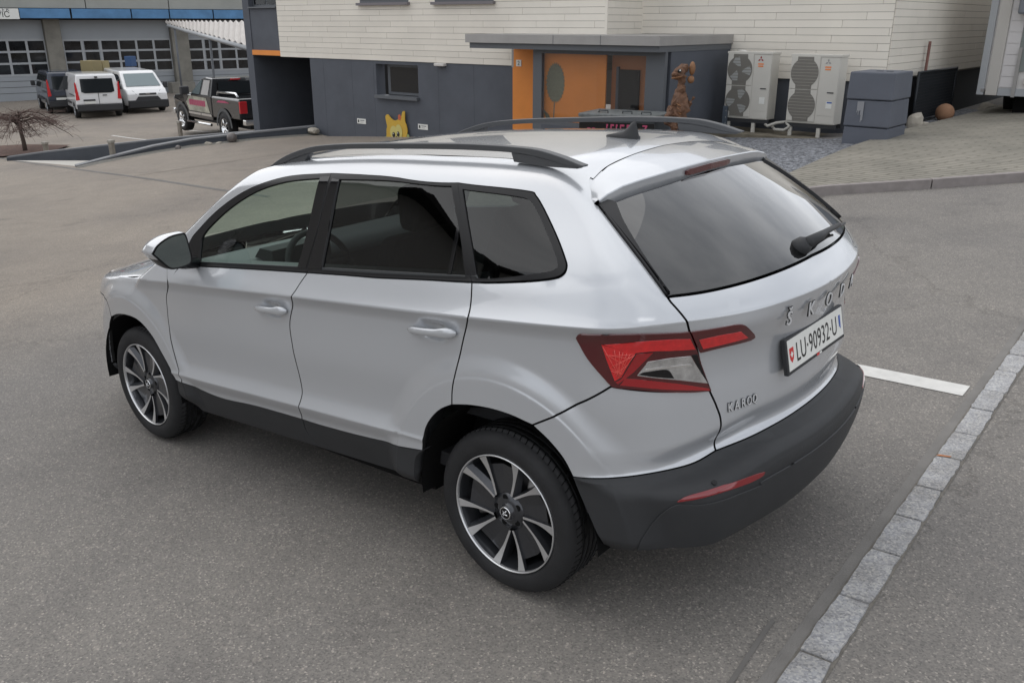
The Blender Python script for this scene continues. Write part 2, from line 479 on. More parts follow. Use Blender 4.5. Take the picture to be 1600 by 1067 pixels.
    # folded edge
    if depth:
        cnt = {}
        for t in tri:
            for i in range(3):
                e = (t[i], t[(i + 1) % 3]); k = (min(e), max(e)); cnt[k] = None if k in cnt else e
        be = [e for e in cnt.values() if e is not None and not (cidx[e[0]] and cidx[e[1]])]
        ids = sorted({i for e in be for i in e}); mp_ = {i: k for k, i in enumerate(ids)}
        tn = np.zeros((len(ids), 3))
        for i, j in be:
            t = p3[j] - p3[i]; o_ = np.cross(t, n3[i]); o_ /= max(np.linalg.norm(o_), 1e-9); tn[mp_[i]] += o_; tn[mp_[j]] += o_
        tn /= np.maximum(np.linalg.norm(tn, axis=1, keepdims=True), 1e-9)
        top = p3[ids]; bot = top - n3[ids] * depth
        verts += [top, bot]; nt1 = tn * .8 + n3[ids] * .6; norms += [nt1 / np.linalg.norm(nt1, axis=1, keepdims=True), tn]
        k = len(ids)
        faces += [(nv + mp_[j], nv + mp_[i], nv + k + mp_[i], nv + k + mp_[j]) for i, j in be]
    VV = np.concatenate(verts); NN = np.concatenate(norms)
    F = faces
    centred = cidx.any()
    if centred:                                     # other half, welded on the centre line
        n = len(VV); cc = np.zeros(n, bool); cc[:len(cidx)] = cidx
        idx = np.where(cc, np.arange(n), n + np.cumsum(~cc) - 1)
        VV = np.concatenate([VV, VV[~cc] * [1, -1, 1]]); NN = np.concatenate([NN, NN[~cc] * [1, -1, 1]])
        F = F + [tuple(idx[list(f)][::-1]) for f in F]
    elif side_ > 0:
        VV = VV * [1, -1, 1]; NN = NN * [1, -1, 1]; F = [tuple(f[::-1]) for f in F]
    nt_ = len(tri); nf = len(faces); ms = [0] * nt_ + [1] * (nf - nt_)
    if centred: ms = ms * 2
    if material is M_paint: return mesh_obj(name, VV, F, [M_paint, M_gap_shade], parent, smooth=True, normals=NN, mats=ms)
    return mesh_obj(name, VV, F, material, parent, smooth=True, normals=NN)

def on_body(wv, off=0.0): return [Vector(p) for p in lift_wv(np.array(wv, float), off)]

# ---------------------------------------------------------------- materials of the silver car
def paint_mat():
    m = mat('silver paint', (.535, .550, .572), rough=.24, metal=.42, spec=.5, coat=1.0, coat_rough=.02)
    t = m.node_tree; b = t.nodes['Principled BSDF']
    c = nd(t, 'ShaderNodeTexCoord'); v = nd(t, 'ShaderNodeTexNoise'); v.inputs['Scale'].default_value = 900; v.inputs['Detail'].default_value = 2
    bn = nd(t, 'ShaderNodeBump'); bn.inputs['Strength'].default_value = .05; bn.inputs['Distance'].default_value = .001
    t.links.new(c.outputs['Object'], v.inputs['Vector']); t.links.new(v.outputs['Fac'], bn.inputs['Height']); t.links.new(bn.outputs[0], b.inputs['Normal'])
    return m
M_paint = paint_mat()
M_gap_shade = mat('painted gap shade', (.012, .012, .012), rough=.8, spec=.2)  # shade of the shut lines, painted as black on the folded panel edges
M_plast = mat('black grained plastic', (.030, .031, .033), rough=.55, spec=.35, noise=(6, .12), bump=(700, .12))
M_trim = mat('black window trim', (.010, .010, .011), rough=.30, spec=.28)
M_gloss = mat('gloss black pillar', (.006, .006, .007), rough=.06, spec=.5)
M_rub = mat('tyre rubber', (.020, .020, .021), rough=.72, spec=.35, noise=(9, .25), bump=(160, .15))
M_alloy = mat('machined alloy', (.72, .725, .735), rough=.33, metal=.85)
M_alloyd = mat('anthracite alloy', (.050, .052, .058), rough=.28, metal=.6, coat=.6)
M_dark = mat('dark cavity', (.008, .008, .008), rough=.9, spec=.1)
M_disc = mat('brake steel', (.22, .21, .20), rough=.4, metal=.9)
M_letter = mat('satin chrome', (.70, .705, .71), rough=.34, metal=.35)
M_chrome = mat('chrome', (.88, .885, .89), rough=.16, metal=1.0)
M_rail = mat('grey roof rail', (.085, .088, .093), rough=.42, metal=.3, spec=.5)
M_lens = mat('dark red lens', (.075, .002, .004), rough=.10, coat=1.0)
M_redb = mat('bright red reflector', (.60, .014, .016), rough=.16, coat=1.0, noise=(55, .2))
M_redm = mat('mid red lens', (.30, .006, .010), rough=.10, coat=1.0)
M_refl = mat('clear lamp chamber', (.62, .62, .62), rough=.12, metal=.8, coat=1.0, noise=(30, .35))
M_int = mat('dark cabin fabric', (.022, .022, .024), rough=.85, noise=(40, .15))
M_intg = mat('grey cabin plastic', (.06, .064, .066), rough=.5)
M_gfront = glass_mat('light green glass', (.74, .88, .82), .9)
M_grear = glass_mat('privacy glass', (.19, .22, .22), 1.25)
M_gtail = glass_mat('tail glass', (.055, .06, .065), 2.7)
M_gscreen = glass_mat('windscreen glass', (.84, .90, .87), .7)
M_mirror = mat('mirror glass', (.20, .235, .24), rough=.02, metal=1.0)
M_white = mat('plate white', (.74, .74, .70), rough=.35, noise=(14, .05))
M_black = mat('plate black', (.012, .012, .012), rough=.4)
M_red = mat('shield red', (.55, .02, .02), rough=.4)
M_blue = mat('shield blue', (.03, .09, .38), rough=.4)

car = empty('silver_car', (0, 0, 0), 0, 'silver five-door SUV with black roof rails parked in front, seen from behind', 'car')
mt = Matrix.Identity(4)
for i in range(3):
    for j in range(3): mt[i][j] = TILT[i][j]
car.matrix_world = mt

# lines shared by neighbouring panels (panel coordinates on the body surface)
l_belt = [(-2.0219, 1.0795), (-1.9416, 1.0828), (-1.4966, 1.1138), (-1.036, 1.1449)]
l_belt2 = [(-1.036, 1.1449), (-0.785, 1.1612), (-0.5392, 1.175), (-0.197, 1.1969), (-0.0062, 1.2076)]
l_fd = [(-2.0219, 1.0795), (-2.0712, 1.0555), (-2.0949, 0.9987), (-2.1746, 0.9208), (-2.1918, 0.8384), (-2.1973, 0.7026), (-2.1638, 0.5793), (-2.1383, 0.488), (-2.1383, 0.4592)]
l_b = [(-1.036, 1.1449), (-1.0564, 1.1069), (-1.0777, 1.055), (-1.1468, 0.9271), (-1.1462, 0.8179), (-1.1389, 0.725), (-1.1315, 0.6169)]
l_b2 = [(-1.1315, 0.6169), (-1.126, 0.5478)]
l_b3 = [(-1.126, 0.5478), (-1.1583, 0.4669)]
l_c = [(-0.0062, 1.2076), (-0.0061, 1.1529), (-0.0148, 1.1022), (-0.0509, 1.0083), (-0.0952, 0.8751), (-0.1136, 0.8117), (-0.1215, 0.7536)]
l_sillF = [(-2.1383, 0.4592), (-1.8363, 0.4318), (-1.5154, 0.4542), (-1.1583, 0.4669)]
l_sillR = [(-1.1583, 0.4669), (-0.9998, 0.4688), (-0.6886, 0.4863), (-0.3149, 0.5239)]
l_archR1 = [(-0.3149, 0.5239), (-0.2866, 0.6135), (-0.2428, 0.6728), (-0.185, 0.7211), (-0.1215, 0.7536)]
l_archR2 = [(-0.1215, 0.7536), (-0.0308, 0.7709), (0.0541, 0.7773), (0.127, 0.7722), (0.1936, 0.7558)]
l_archR3 = [(0.1936, 0.7558), (0.2371, 0.7138), (0.2734, 0.6615), (0.297, 0.6)]
l_archR4 = [(0.297, 0.6), (0.3112, 0.5452), (0.3265, 0.4915), (0.3481, 0.4116)]
l_bump = [(0.1936, 0.7558), (0.2461, 0.7976), (0.3238, 0.8615), (0.3985, 0.9311)]
l_lampbot = [(0.3985, 0.9311), (0.5413, 0.9008), (0.656, 0.8796)]
l_lampin = [(0.656, 0.8796), (0.6131, 1.0261), (0.5786, 1.1084)]
l_tg1 = [(0.5786, 1.1084), (0.5689, 1.1448), (0.5537, 1.1798), (0.5389, 1.209)]
l_tg0 = [(0.5389, 1.209), (0.5167, 1.2528), (0.4778, 1.3306), (0.4517, 1.3886)]
l_tg2 = [(0.656, 0.8796), (0.6789, 0.8129), (0.6917, 0.7545)] + [(.689, .645)]
l_gutF = [(-2.0219, 1.0795), (-2.0132, 1.1848), (-1.9193, 1.2633), (-1.7959, 1.3437), (-1.6502, 1.4187), (-1.5108, 1.4722), (-1.3636, 1.5111), (-1.2298, 1.5309), (-1.0146, 1.5454)]
l_gutR = [(-1.0146, 1.5454), (-0.804, 1.5455), (-0.5915, 1.5401), (-0.1181, 1.5057)]
l_gutQ = [(-0.1181, 1.5057), (0.1171, 1.4651), (0.2439, 1.4377), (0.2645, 1.4234), (0.2856, 1.3862), (0.3092, 1.3232), (0.3211, 1.2742), (0.3206, 1.2591), (0.3097, 1.2462), (0.2839, 1.2369), (0.2135, 1.2268), (0.0799, 1.2136), (-0.0062, 1.2076)]
l_spgap = [(0.4517, 1.3886), (0.4575, 1.4134), (0.4726, 1.4428), (0.5076, 1.4668)]
l_roofedge = [l_spgap[-1]] + [top_wv(x, .545) for x in (.1, .0, -.3, -.6, -.9, -1.2, -1.42)]
l_screen = [top_wv(-1.46, .60), top_wv(-1.62, .645), top_wv(-1.80, .685), top_wv(-2.0, .725), top_wv(-2.18, .755)]
hood_edge = [(-2.27, -.765), (-2.5, -.815), (-2.75, -.822), (-2.95, -.785), (-3.12, -.70)]
l_hoodside = [top_wv(x, y) for x, y in hood_edge]
l_cowl = [top_wv(-2.18, .755), l_hoodside[0]]
l_bumptop = [(.689, .645)] + [(0.604, 0.6248), (0.4836, 0.6188), (0.3681, 0.6112), (0.297, 0.6)]
l_tgbot = [(.689, .645), (.757, .651), (.856, .656), (.978, .6585), (1.06, .6598), (1.1279, .660)]
l_glassbot = [(0.5389, 1.209), (0.6442, 1.206), (0.7799, 1.2055), (0.9571, 1.207)] + [(1.1279, 1.209)]
l_bladein = [(0.5226, 1.3811), (0.5169, 1.3555), (0.5137, 1.3307), (0.524, 1.2721), (0.548, 1.2114)]
l_glasstop = [(0.5226, 1.3811), (0.6458, 1.3964), (0.9152, 1.4171), (1.0806, 1.4226)] + [(1.1279, 1.4235)]

def both(name, f):
    return [f(name, s) for s in (-1, 1)]

# --- painted panels
doors_f = both('front_door', lambda n, s: panel(n, join(l_belt, l_b, l_b2, l_b3, rev(l_sillF), rev(l_fd)), M_paint, car, side_=s, h=.012))
doors_r = both('rear_door', lambda n, s: panel(n, join(l_belt2, l_c, rev(l_archR1), rev(l_sillR), rev(l_b3), rev(l_b2), rev(l_b)), M_paint, car, side_=s, h=.012))
both('body_side', lambda n, s: panel(n, join(l_c, l_archR2, l_bump, l_lampbot, l_lampin, l_tg1, l_tg0, l_spgap, l_roofedge, l_screen, l_cowl,
                                             [l_hoodside[0], l_fd[2], l_fd[1], l_fd[0]], l_gutF, l_gutR, l_gutQ), M_paint, car, side_=s, h=.012))
both('rear_bumper_cover', lambda n, s: panel(n, join(l_bump, l_lampbot, l_tg2, l_bumptop, rev(l_archR3)), M_paint, car, side_=s, h=.012))
tailgate = panel('tailgate', join(l_glassbot, [l_glassbot[-1], (WC, .95), l_tgbot[-1]], rev(l_tgbot), rev(l_tg2), l_lampin, l_tg1), M_paint, car, h=.012)
roof_gap_xy = [(.2186, -.5323), (.195, -.41), (.185, -.2265), (.179, 0)]
roof = panel('roof', join([(-1.46, -.60), (-1.42, -.545)], [(-1.42, -.545), (-.6, -.545), (0, -.545), (.1, -.545), (.2186, -.5323)],
                          roof_gap_xy, [(.179, 0), (-1.70, 0)], [(-1.70, 0), (-1.66, -.25), (-1.585, -.45), (-1.46, -.60)]), M_paint, car, mode='top', h=.02, gap=.001)
both('roof_corner_filler', lambda n, s: panel(n, np.array([(.435, 1.374), (.475, 1.374), (.51, 1.43), (.56, 1.47), (.56, 1.486), (.49, 1.485), (.455, 1.45)]), M_paint, car, side_=s, h=.012, off=-.003, gap=0, depth=0))
# fender, nose and bonnet
l_arcF = [(-2.1383, 0.4592), (-2.1919, 0.4634)]
l_arcF2 = [(-2.1919, 0.4634), (-2.2304, 0.52), (-2.2932, 0.597), (-2.3668, 0.6802), (-2.4694, 0.7386), (-2.5815, 0.7538), (-2.7291, 0.7422), (-2.835, 0.7084)]
l_nose = [l_arcF2[-1], (-2.855, .790), (-2.95, .80), (-3.10, .795)]
l_nose2 = [(-3.10, .795), l_hoodside[-1]]
fender_outline = join(l_fd[2:], l_arcF, l_arcF2, l_nose, l_nose2, rev(l_hoodside), [l_hoodside[0], l_fd[2]])
both('front_fender', lambda n, s: panel(n, fender_outline, M_paint, car, side_=s, h=.012))
panel('front_bumper', join(l_nose, [(-3.10, .795), (-3.3, .78), (-3.6, .76), (WF, .76)], [(WF, .76), (WF, .36)], [(WF, .36), (-3.2, .36), (-2.98, .40)],
                           [(-2.98, .40), (-2.955, .52), (-2.90, .64), l_arcF2[-1]]), M_paint, car, h=.02)
both('headlight', lambda n, s: panel(n, join([(-3.10, .795), (-3.3, .78), (-3.6, .762)], [(-3.6, .762), (-3.58, .865)], [(-3.58, .865), l_hoodside[-1]], [l_hoodside[-1], (-3.10, .795)]), M_refl, car, side_=s, h=.02))
panel('grille', join([(-3.6, .762), (-3.8, .76), (WF, .76)], [(WF, .76), (WF, .86)], [(WF, .86), (-3.8, .862), (-3.58, .865)], [(-3.58, .865), (-3.6, .762)]), M_gloss, car, h=.025)
panel('lower_grille', join([(-2.98, .395), (-3.2, .355), (WF, .355)], [(WF, .355), (WF, .25)], [(WF, .25), (-3.2, .25), (-3.0, .27)], [(-3.0, .27), (-2.98, .395)]), M_plast, car, h=.025)
hood_xy = join(hood_edge, [hood_edge[-1], (-3.28, -.52), (-3.38, -.3), (-3.41, 0)], [(-3.41, 0), (-2.44, 0)], [(-2.44, 0), (-2.40, -.35), (-2.27, -.765)])
panel('bonnet', hood_xy, M_paint, car, mode='top', h=.02, gap=-.016, off=-.0018, depth=0)
panel('windscreen', join([(-1.50, -.575), (-1.62, -.62), (-1.80, -.662), (-2.0, -.705), (-2.20, -.74)], [(-2.20, -.74), (-2.38, -.35), (-2.42, 0)], [(-2.42, 0), (-1.72, 0)],
                         [(-1.72, 0), (-1.68, -.25), (-1.61, -.45), (-1.50, -.575)]), M_gscreen, car, mode='top', h=.025, off=-.004, depth=0)
# --- black cladding
l_silljoint = [(-1.1583, 0.4669), (-1.1694, 0.4123), (-1.1603, 0.3649), (-1.1325, 0.3185)]
both('sill_cladding', lambda n, s: panel(n, join(l_sillR, [l_sillR[-1], (-.372, .47), (-.40, .345)], [(-.40, .345), l_silljoint[-1]], rev(l_silljoint)), M_plast, car, side_=s, off=-.004, depth=.05))
both('sill_cladding', lambda n, s: panel(n, join(rev(l_arcF) + l_sillF[1:], l_silljoint, [l_silljoint[-1], (-2.10, .285)],
                                                 [(-2.10, .285), (-2.185, .36), l_arcF[-1]]), M_plast, car, side_=s, off=-.004, depth=.05))
bump_hi = [(1005, 838)]
l_bline = [(0.4386, 0.3725), (0.453, 0.4206), (0.517, 0.5311), (0.5863, 0.5293), (0.6768, 0.5313), (0.7696, 0.5255), (0.7971, 0.5407)]
l_bline = l_bline + [(1.1279, l_bline[-1][1] + .004)]
l_bottom = [(0.3481, 0.4116), (0.3978, 0.3029)] + [l_bline[0]]
panel('rear_bumper', join(rev(l_bumptop), l_tgbot, [l_tgbot[-1], (WC, l_bline[-1][1])], rev(l_bline), rev(l_bottom), rev(l_archR4)), M_plast, car, h=.012, depth=.03, gap=.001)
panel('rear_bumper_valance', join(l_bline, [l_bline[-1], (WC, .36)], [(WC, .36), (.9, .345), (l_bline[0][0], l_bline[0][1] - .004)]), M_plast, car, h=.014, off=.005, depth=.04, gap=.0005)
0 and panel('underbody_tail', join([(l_bline[0][0] - .05, .305), (.9, .34), (WC, .355)], [(WC, .355), (WC, .22)], [(WC, .22), (.9, .22), (l_bline[0][0] - .05, .22)], [(l_bline[0][0] - .05, .22), (l_bline[0][0] - .05, .305)]), M_dark, car, h=.03, off=-.03)

# --- windows: black surrounds with panes inside
g_F = [(-1.8961, 1.1044), (-1.4236, 1.1371), (-1.1089, 1.1576)]; g_F2 = [(-1.1089, 1.1576), (-1.0764, 1.33), (-1.0738, 1.5209)]; g_F3 = [(-1.0738, 1.5209), (-1.214, 1.5085), (-1.3351, 1.4907), (-1.4873, 1.4509), (-1.6259, 1.3936), (-1.7615, 1.3196), (-1.8883, 1.2314), (-1.904, 1.1759), (-1.8961, 1.1044)]
g_R = [(-0.945, 1.164), (-0.5476, 1.1889), (-0.1347, 1.2125)]; g_R2 = [(-0.1347, 1.2125), (-0.1177, 1.2709), (-0.0923, 1.3632), (-0.158, 1.4982)]; g_R3 = [(-0.158, 1.4982), (-0.5807, 1.5268), (-0.9466, 1.5213)]; g_R4 = [(-0.9466, 1.5213), (-0.9366, 1.3517), (-0.945, 1.164)]
g_R2b = [(-0.0359, 1.2179), (-0.0729, 1.3278), (-0.158, 1.4982)]
g_Q1 = [(0.0147, 1.2183), (-0.0135, 1.3006), (-0.0845, 1.4811)]; g_Q2 = [(-0.0845, 1.4811), (0.0831, 1.4527), (0.2019, 1.4282), (0.2401, 1.4131), (0.2644, 1.3785), (0.2883, 1.3149), (0.3007, 1.2665), (0.2875, 1.2526), (0.2466, 1.2444), (0.0952, 1.224), (0.0147, 1.2183)]
gf = join(g_F, g_F2, g_F3); gr = join([(-0.945, 1.164), (-0.5476, 1.1889), (-0.0359, 1.2179)], g_R2b, g_R3, g_R4); gq = join(g_Q1, g_Q2)
l_bupF = [(-1.036, 1.1449), (-1.0078, 1.3344), (-1.0146, 1.5454)]
l_cup = [(-0.0062, 1.2076), (-0.0455, 1.3278), (-0.1181, 1.5057)]
for k, s in ((0, -1), (1, 1)):
    fr = panel('window_frame', join(l_belt, l_bupF, rev(l_gutF)), M_trim, doors_f[k], holes=[gf], side_=s, off=.003, gap=.0015, depth=.012, h=.02)
    panel('window_pane', gf, M_gfront, doors_f[k], side_=s, off=-.004, gap=-.004, depth=0, h=.03)
    bp = [(-1.1089, 1.1576), (-1.0764, 1.33), (-1.0738, 1.5209)]; bq = [(-1.0774, 1.5267), (-1.0118, 1.5319)]; br = [(-1.0118, 1.5319), (-1.012, 1.3342), (-1.0498, 1.1584)]; bs = [(-1.0498, 1.1584), (-1.1081, 1.1551)]
    panel('pillar_cover', join(bp, bq, br, bs), M_gloss, doors_f[k], side_=s, off=.0048, gap=.001, depth=.004, h=.02)
    fr = panel('window_frame', join(l_belt2, l_cup, rev(l_gutR), rev(l_bupF)), M_trim, doors_r[k], holes=[gr], side_=s, off=.003, gap=.0015, depth=.012, h=.02)
    panel('window_pane', gr, M_grear, doors_r[k], side_=s, off=-.004, gap=-.004, depth=0, h=.03)
    bp = [(-1.0359, 1.1573), (-0.9457, 1.1664)]; bq = [(-0.9457, 1.1664), (-0.9407, 1.3514), (-0.9451, 1.5186)]; br = [(-0.9451, 1.5186), (-0.994, 1.5238)]; bs = [(-0.994, 1.5238), (-1.0063, 1.3295), (-1.0359, 1.1573)]
    panel('pillar_cover', join(bp, bq, br, bs), M_gloss, doors_r[k], side_=s, off=.0048, gap=.001, depth=.004, h=.02)
    panel('window_divider', join([(-0.0997, 1.3634), (-0.085, 1.3631)], [(-0.085, 1.3631), (-0.0992, 1.2899), (-0.1174, 1.2137)], [(-0.1174, 1.2137), (-0.1347, 1.2125)], [(-0.1347, 1.2125), (-0.117, 1.2895), (-0.0997, 1.3634)]), M_gloss, doors_r[k], side_=s, off=-.001, gap=0, depth=.003, h=.02)
    fr = panel('quarter_window_frame', join(rev(l_cup), l_gutQ), M_trim, car, holes=[gq], side_=s, off=.003, gap=.0015, depth=.012, h=.02)
    panel('quarter_window', gq, M_grear, fr, side_=s, off=-.003, gap=-.004, depth=0, h=.03)
    panel('tail_blade', join(l_tg0, rev([(0.5226, 1.3811), (0.5169, 1.3555), (0.5137, 1.3307), (0.524, 1.2721), (0.548, 1.2114)]), [(0.5226, 1.3811), (0.4857, 1.3882), (0.4517, 1.3886)], ), M_trim, car, side_=s, off=.010, gap=.002, depth=.02, h=.014)
rear_window = panel('rear_window', join(l_glassbot, [l_glassbot[-1], l_glasstop[-1]], rev(l_glasstop), l_bladein), M_gtail, tailgate, off=.002, gap=.001, depth=.0, h=.016)

# --- roof spoiler: own loft over the rear window
_g = np.array(sorted([(abs(p.y), p.x, p.z) for p in on_body(l_glasstop)] + [(.64, .300, 1.468)])); GA_, GX_, GZ_ = _g.T
def spoiler():
    ys = np.sin(np.linspace(-1, 1, 81) * math.pi / 2)
    gx = lambda a: np.interp(abs(a), [0, .2265, .41, .53, .581, .632, .646], [.179, .185, .195, .219, .239, .275, .302])
    rows = []
    for t in ys:
        a = abs(t) * .640
        x0 = gx(a) + .003
        xt = np.interp(a, [0, .15, .30, .42, .52, .60, .64], [.377, .371, .357, .342, .328, .320, .314])
        zt = np.interp(a, [0, .15, .30, .42, .52, .60, .64], [1.545, 1.542, 1.535, 1.528, 1.519, 1.503, 1.488])
        z0 = float(top_lift(np.array([[x0, -a]]))[0, 2])
        z0 = min(z0, float(roof_fn(np.array(x0), np.array(a))))
        y = math.copysign(a, t)
        P = []
        for k in np.linspace(0, 1, 9):
            x = x0 + (xt - x0) * k
            z = z0 + (zt - z0) * k + .006 * math.sin(math.pi * k) * (1 - abs(t) * .6)
            P.append((x, y, z))
        fh = float(np.interp(a, [0, .3, .55, .60, .64], [.043, .052, .060, .040, .018]))
        P.append((xt + .002, y, zt - .004)); P.append((xt + .0005, y, zt - .010)); P.append((xt - .006, y, zt - fh)); P.append((xt - .012, y, zt - fh - .010))
        xg = np.interp(a, GA_, GX_) + .003
        zg = np.interp(a, GA_, GZ_) - .002
        P.append((xt - .06, y, zt - fh - .012))
        P.append((x0, y, z0 - .06)); P.append((x0 - .001, y, z0 - .012))
        rows.append(P)
    n = len(rows[0]); V = [p for r in rows for p in r]
    F = [(i * n + j, i * n + (j + 1) % n, (i + 1) * n + (j + 1) % n, (i + 1) * n + j) for i in range(len(rows) - 1) for j in range(n)]
    F += [tuple(range(n)), tuple(range((len(rows) - 1) * n, len(rows) * n))[::-1]]
    me = D.meshes.new('spoiler'); me.from_pydata(V, [], F)
    b = bmesh.new(); b.from_mesh(me); bmesh.ops.recalc_face_normals(b, faces=b.faces); b.to_mesh(me); b.free()
    me.polygons.foreach_set('use_smooth', [True] * len(me.polygons))
    me.materials.append(M_paint); me.materials.append(M_trim)
    for p in me.polygons:
        c = p.center
        if p.normal.z < -.45: p.material_index = 1
    o = link_mesh('roof_spoiler', me, None, car)
    md = o.modifiers.new('edge', 'EDGE_SPLIT'); md.split_angle = R_(38)
    return o

sp = spoiler()

M_refd = mat('dull red reflector', (.20, .006, .010), rough=.12, coat=1.0)
# ---------------------------------------------------------------- tail lamps (pieces lie in layers on the body)
def lamp_piece(name, pts, m, parent, s, off, gap=0.0, depth=.006, h=.012):
    return panel(name, join(*pts), m, parent, side_=s, off=off, gap=gap, depth=depth, h=h)
LO = [[(0.3238, 1.0882), (0.3259, 1.0993), (0.3327, 1.1054)], [(0.3327, 1.1054), (0.4049, 1.1153), (0.4766, 1.1159), (0.577, 1.1065)], [(0.577, 1.1065), (0.5921, 1.0712), (0.6121, 1.0263)], [(0.6121, 1.0263), (0.639, 0.948), (0.6599, 0.8763)],
      [(0.6599, 0.8763), (0.6032, 0.8853), (0.5413, 0.9008), (0.4668, 0.9199), (0.408, 0.9304)], [(0.408, 0.9304), (0.4007, 0.9334), (0.3922, 0.9458)], [(0.3922, 0.9458), (0.3505, 1.0184), (0.3238, 1.0882)]]
LI = [[(0.5822, 1.1054), (0.6418, 1.1029), (0.705, 1.1007)], [(0.705, 1.1007), (0.7271, 1.096), (0.7454, 1.0842), (0.7829, 1.045)], [(0.7829, 1.045), (0.7905, 1.0304), (0.7785, 1.0235)], [(0.7785, 1.0235), (0.6884, 1.0256), (0.6201, 1.022)], [(0.6201, 1.022), (0.6002, 1.0646), (0.5822, 1.1054)]]
B1 = [[(0.3845, 1.0768), (0.4618, 1.0913), (0.5284, 1.0911), (0.5815, 1.083)], [(0.5815, 1.083), (0.6026, 1.0405)], [(0.6026, 1.0405), (0.5413, 1.0496), (0.4923, 1.0546), (0.4498, 1.0508)], [(0.4498, 1.0508), (0.3845, 1.0768)]]
B2 = [[(0.3804, 1.0762), (0.4541, 1.0507)], [(0.4541, 1.0507), (0.4235, 0.9665)], [(0.4235, 0.9665), (0.4085, 0.9532)], [(0.4085, 0.9532), (0.3931, 1.0159), (0.3804, 1.0762)]]
B3 = [[(0.4572, 1.0471), (0.4942, 1.0498)], [(0.4942, 1.0498), (0.4519, 0.9832)], [(0.4519, 0.9832), (0.4157, 0.9425)], [(0.4157, 0.9425), (0.4099, 0.9489)], [(0.4099, 0.9489), (0.4265, 0.9665), (0.4572, 1.0471)]]
B4 = [[(0.4324, 0.962), (0.4829, 0.9519), (0.5675, 0.9231), (0.6504, 0.8877)], [(0.6504, 0.8877), (0.6541, 0.8801)], [(0.6541, 0.8801), (0.567, 0.9026), (0.467, 0.9296), (0.4201, 0.9382)], [(0.4201, 0.9382), (0.4324, 0.962)]]
CL = [[(0.4596, 0.9706), (0.4843, 1.0176)], [(0.4843, 1.0176), (0.5362, 1.0225), (0.5939, 1.0177)], [(0.5939, 1.0177), (0.6489, 0.9056)], [(0.6489, 0.9056), (0.5496, 0.9426), (0.4596, 0.9706)]]
CB = [[(0.5952, 1.021), (0.6115, 1.0194)], [(0.6115, 1.0194), (0.6544, 0.8932)], [(0.6544, 0.8932), (0.6489, 0.9056)], [(0.6489, 0.9056), (0.5952, 1.021)]]
CS = [[(0.4792, 0.9921), (0.5305, 0.9935), (0.5976, 0.9877)], [(0.5976, 0.9877), (0.6019, 0.9798)], [(0.6019, 0.9798), (0.5309, 0.9867), (0.4779, 0.9856)], [(0.4779, 0.9856), (0.4792, 0.9921)]]
CK = [[(0.4749, 0.9814), (0.5311, 0.9821), (0.5531, 0.9462)], [(0.5531, 0.9462), (0.5069, 0.9596), (0.4626, 0.9737)], [(0.4626, 0.9737), (0.4749, 0.9814)]]
I1 = [[(0.6073, 1.0735), (0.6673, 1.0763), (0.7278, 1.0729)], [(0.7278, 1.0729), (0.7614, 1.0399)], [(0.7614, 1.0399), (0.6854, 1.0384), (0.6247, 1.0363)], [(0.6247, 1.0363), (0.6073, 1.0735)]]
for s in (-1, 1):
    lamp = lamp_piece('tail_light', LO, M_lens, car, s, .006, depth=.02)
    lamp_piece('light_bar', B1, M_redb, lamp, s, .0075); lamp_piece('fog_reflector', B2, M_redb, lamp, s, .0075)
    lamp_piece('light_bar', B3, M_redm, lamp, s, .0078); lamp_piece('light_bar', B4, M_redm, lamp, s, .0076)
    lamp_piece('reversing_lens', CL, M_refl, lamp, s, .0076); lamp_piece('lens_border', CB, M_gloss, lamp, s, .0078)
    lamp_piece('chrome_strip', CS, M_chrome, lamp, s, .0084, h=.008); lamp_piece('lens_shade', CK, M_gloss, lamp, s, .0082)
    # fine ribs of the fog reflector
    mb = MB()
    rr = random.Random(3)
    q = np.array(B2[0][:1] + [B2[1][0], B2[2][0], B2[3][0]])
    for k in range(15):
        a, b = rr.random(), rr.random()
        p0 = q[0] * (1 - a) + q[1] * a if k % 2 else q[0] * (1 - a) + q[3] * a
        p1 = q[3] * (1 - b) + q[2] * b if k % 2 else q[1] * (1 - b) + q[2] * b
        pts = lift_wv(np.array([p0 * (1 - t) + p1 * t for t in np.linspace(.06, .94, 5)]), .009) * [1, -s * -1 if s > 0 else 1, 1]
        if s > 0: pts = pts * [1, 1, 1]; pts[:, 1] = np.abs(pts[:, 1])
        mb.tube(pts, .0011, n=4)
    rb_ = mb.build('reflector_ribs', mat('light red rib', (.85, .10, .08), rough=.2, coat=1), lamp); tag(rb_, kind='stuff')
    li = lamp_piece('tailgate_light', LI, M_lens, car, s, .006, depth=.02)
    lamp_piece('light_bar', I1, M_redb, li, s, .0075)
    RF = [[(0.5299, 0.5489), (0.558, 0.5642), (0.6478, 0.5781)], [(0.6478, 0.5781), (0.7432, 0.5756), (0.7847, 0.5701)], [(0.7847, 0.5701), (0.7728, 0.5578), (0.7309, 0.5548)], [(0.7309, 0.5548), (0.644, 0.5582), (0.5767, 0.5515), (0.5299, 0.5466)]]
    lamp_piece('bumper_reflector', RF, M_refd, car, s, .003, depth=.008)
    # parking sensor
    sp_ = lift_wv(np.array([(0.6291, 0.5871)]), .001)[0]; sn = grad_f(sp_[None])[0]
    mb = MB(); c0 = Vector(sp_) ; mb.tube([c0, c0 + Vector(sn) * .003], .009, n=16); b_ = mb.build('parking_sensor', M_trim, car)
    if s > 0: b_.data.transform(Matrix.Diagonal((1, -1, 1, 1))); b_.data.flip_normals()

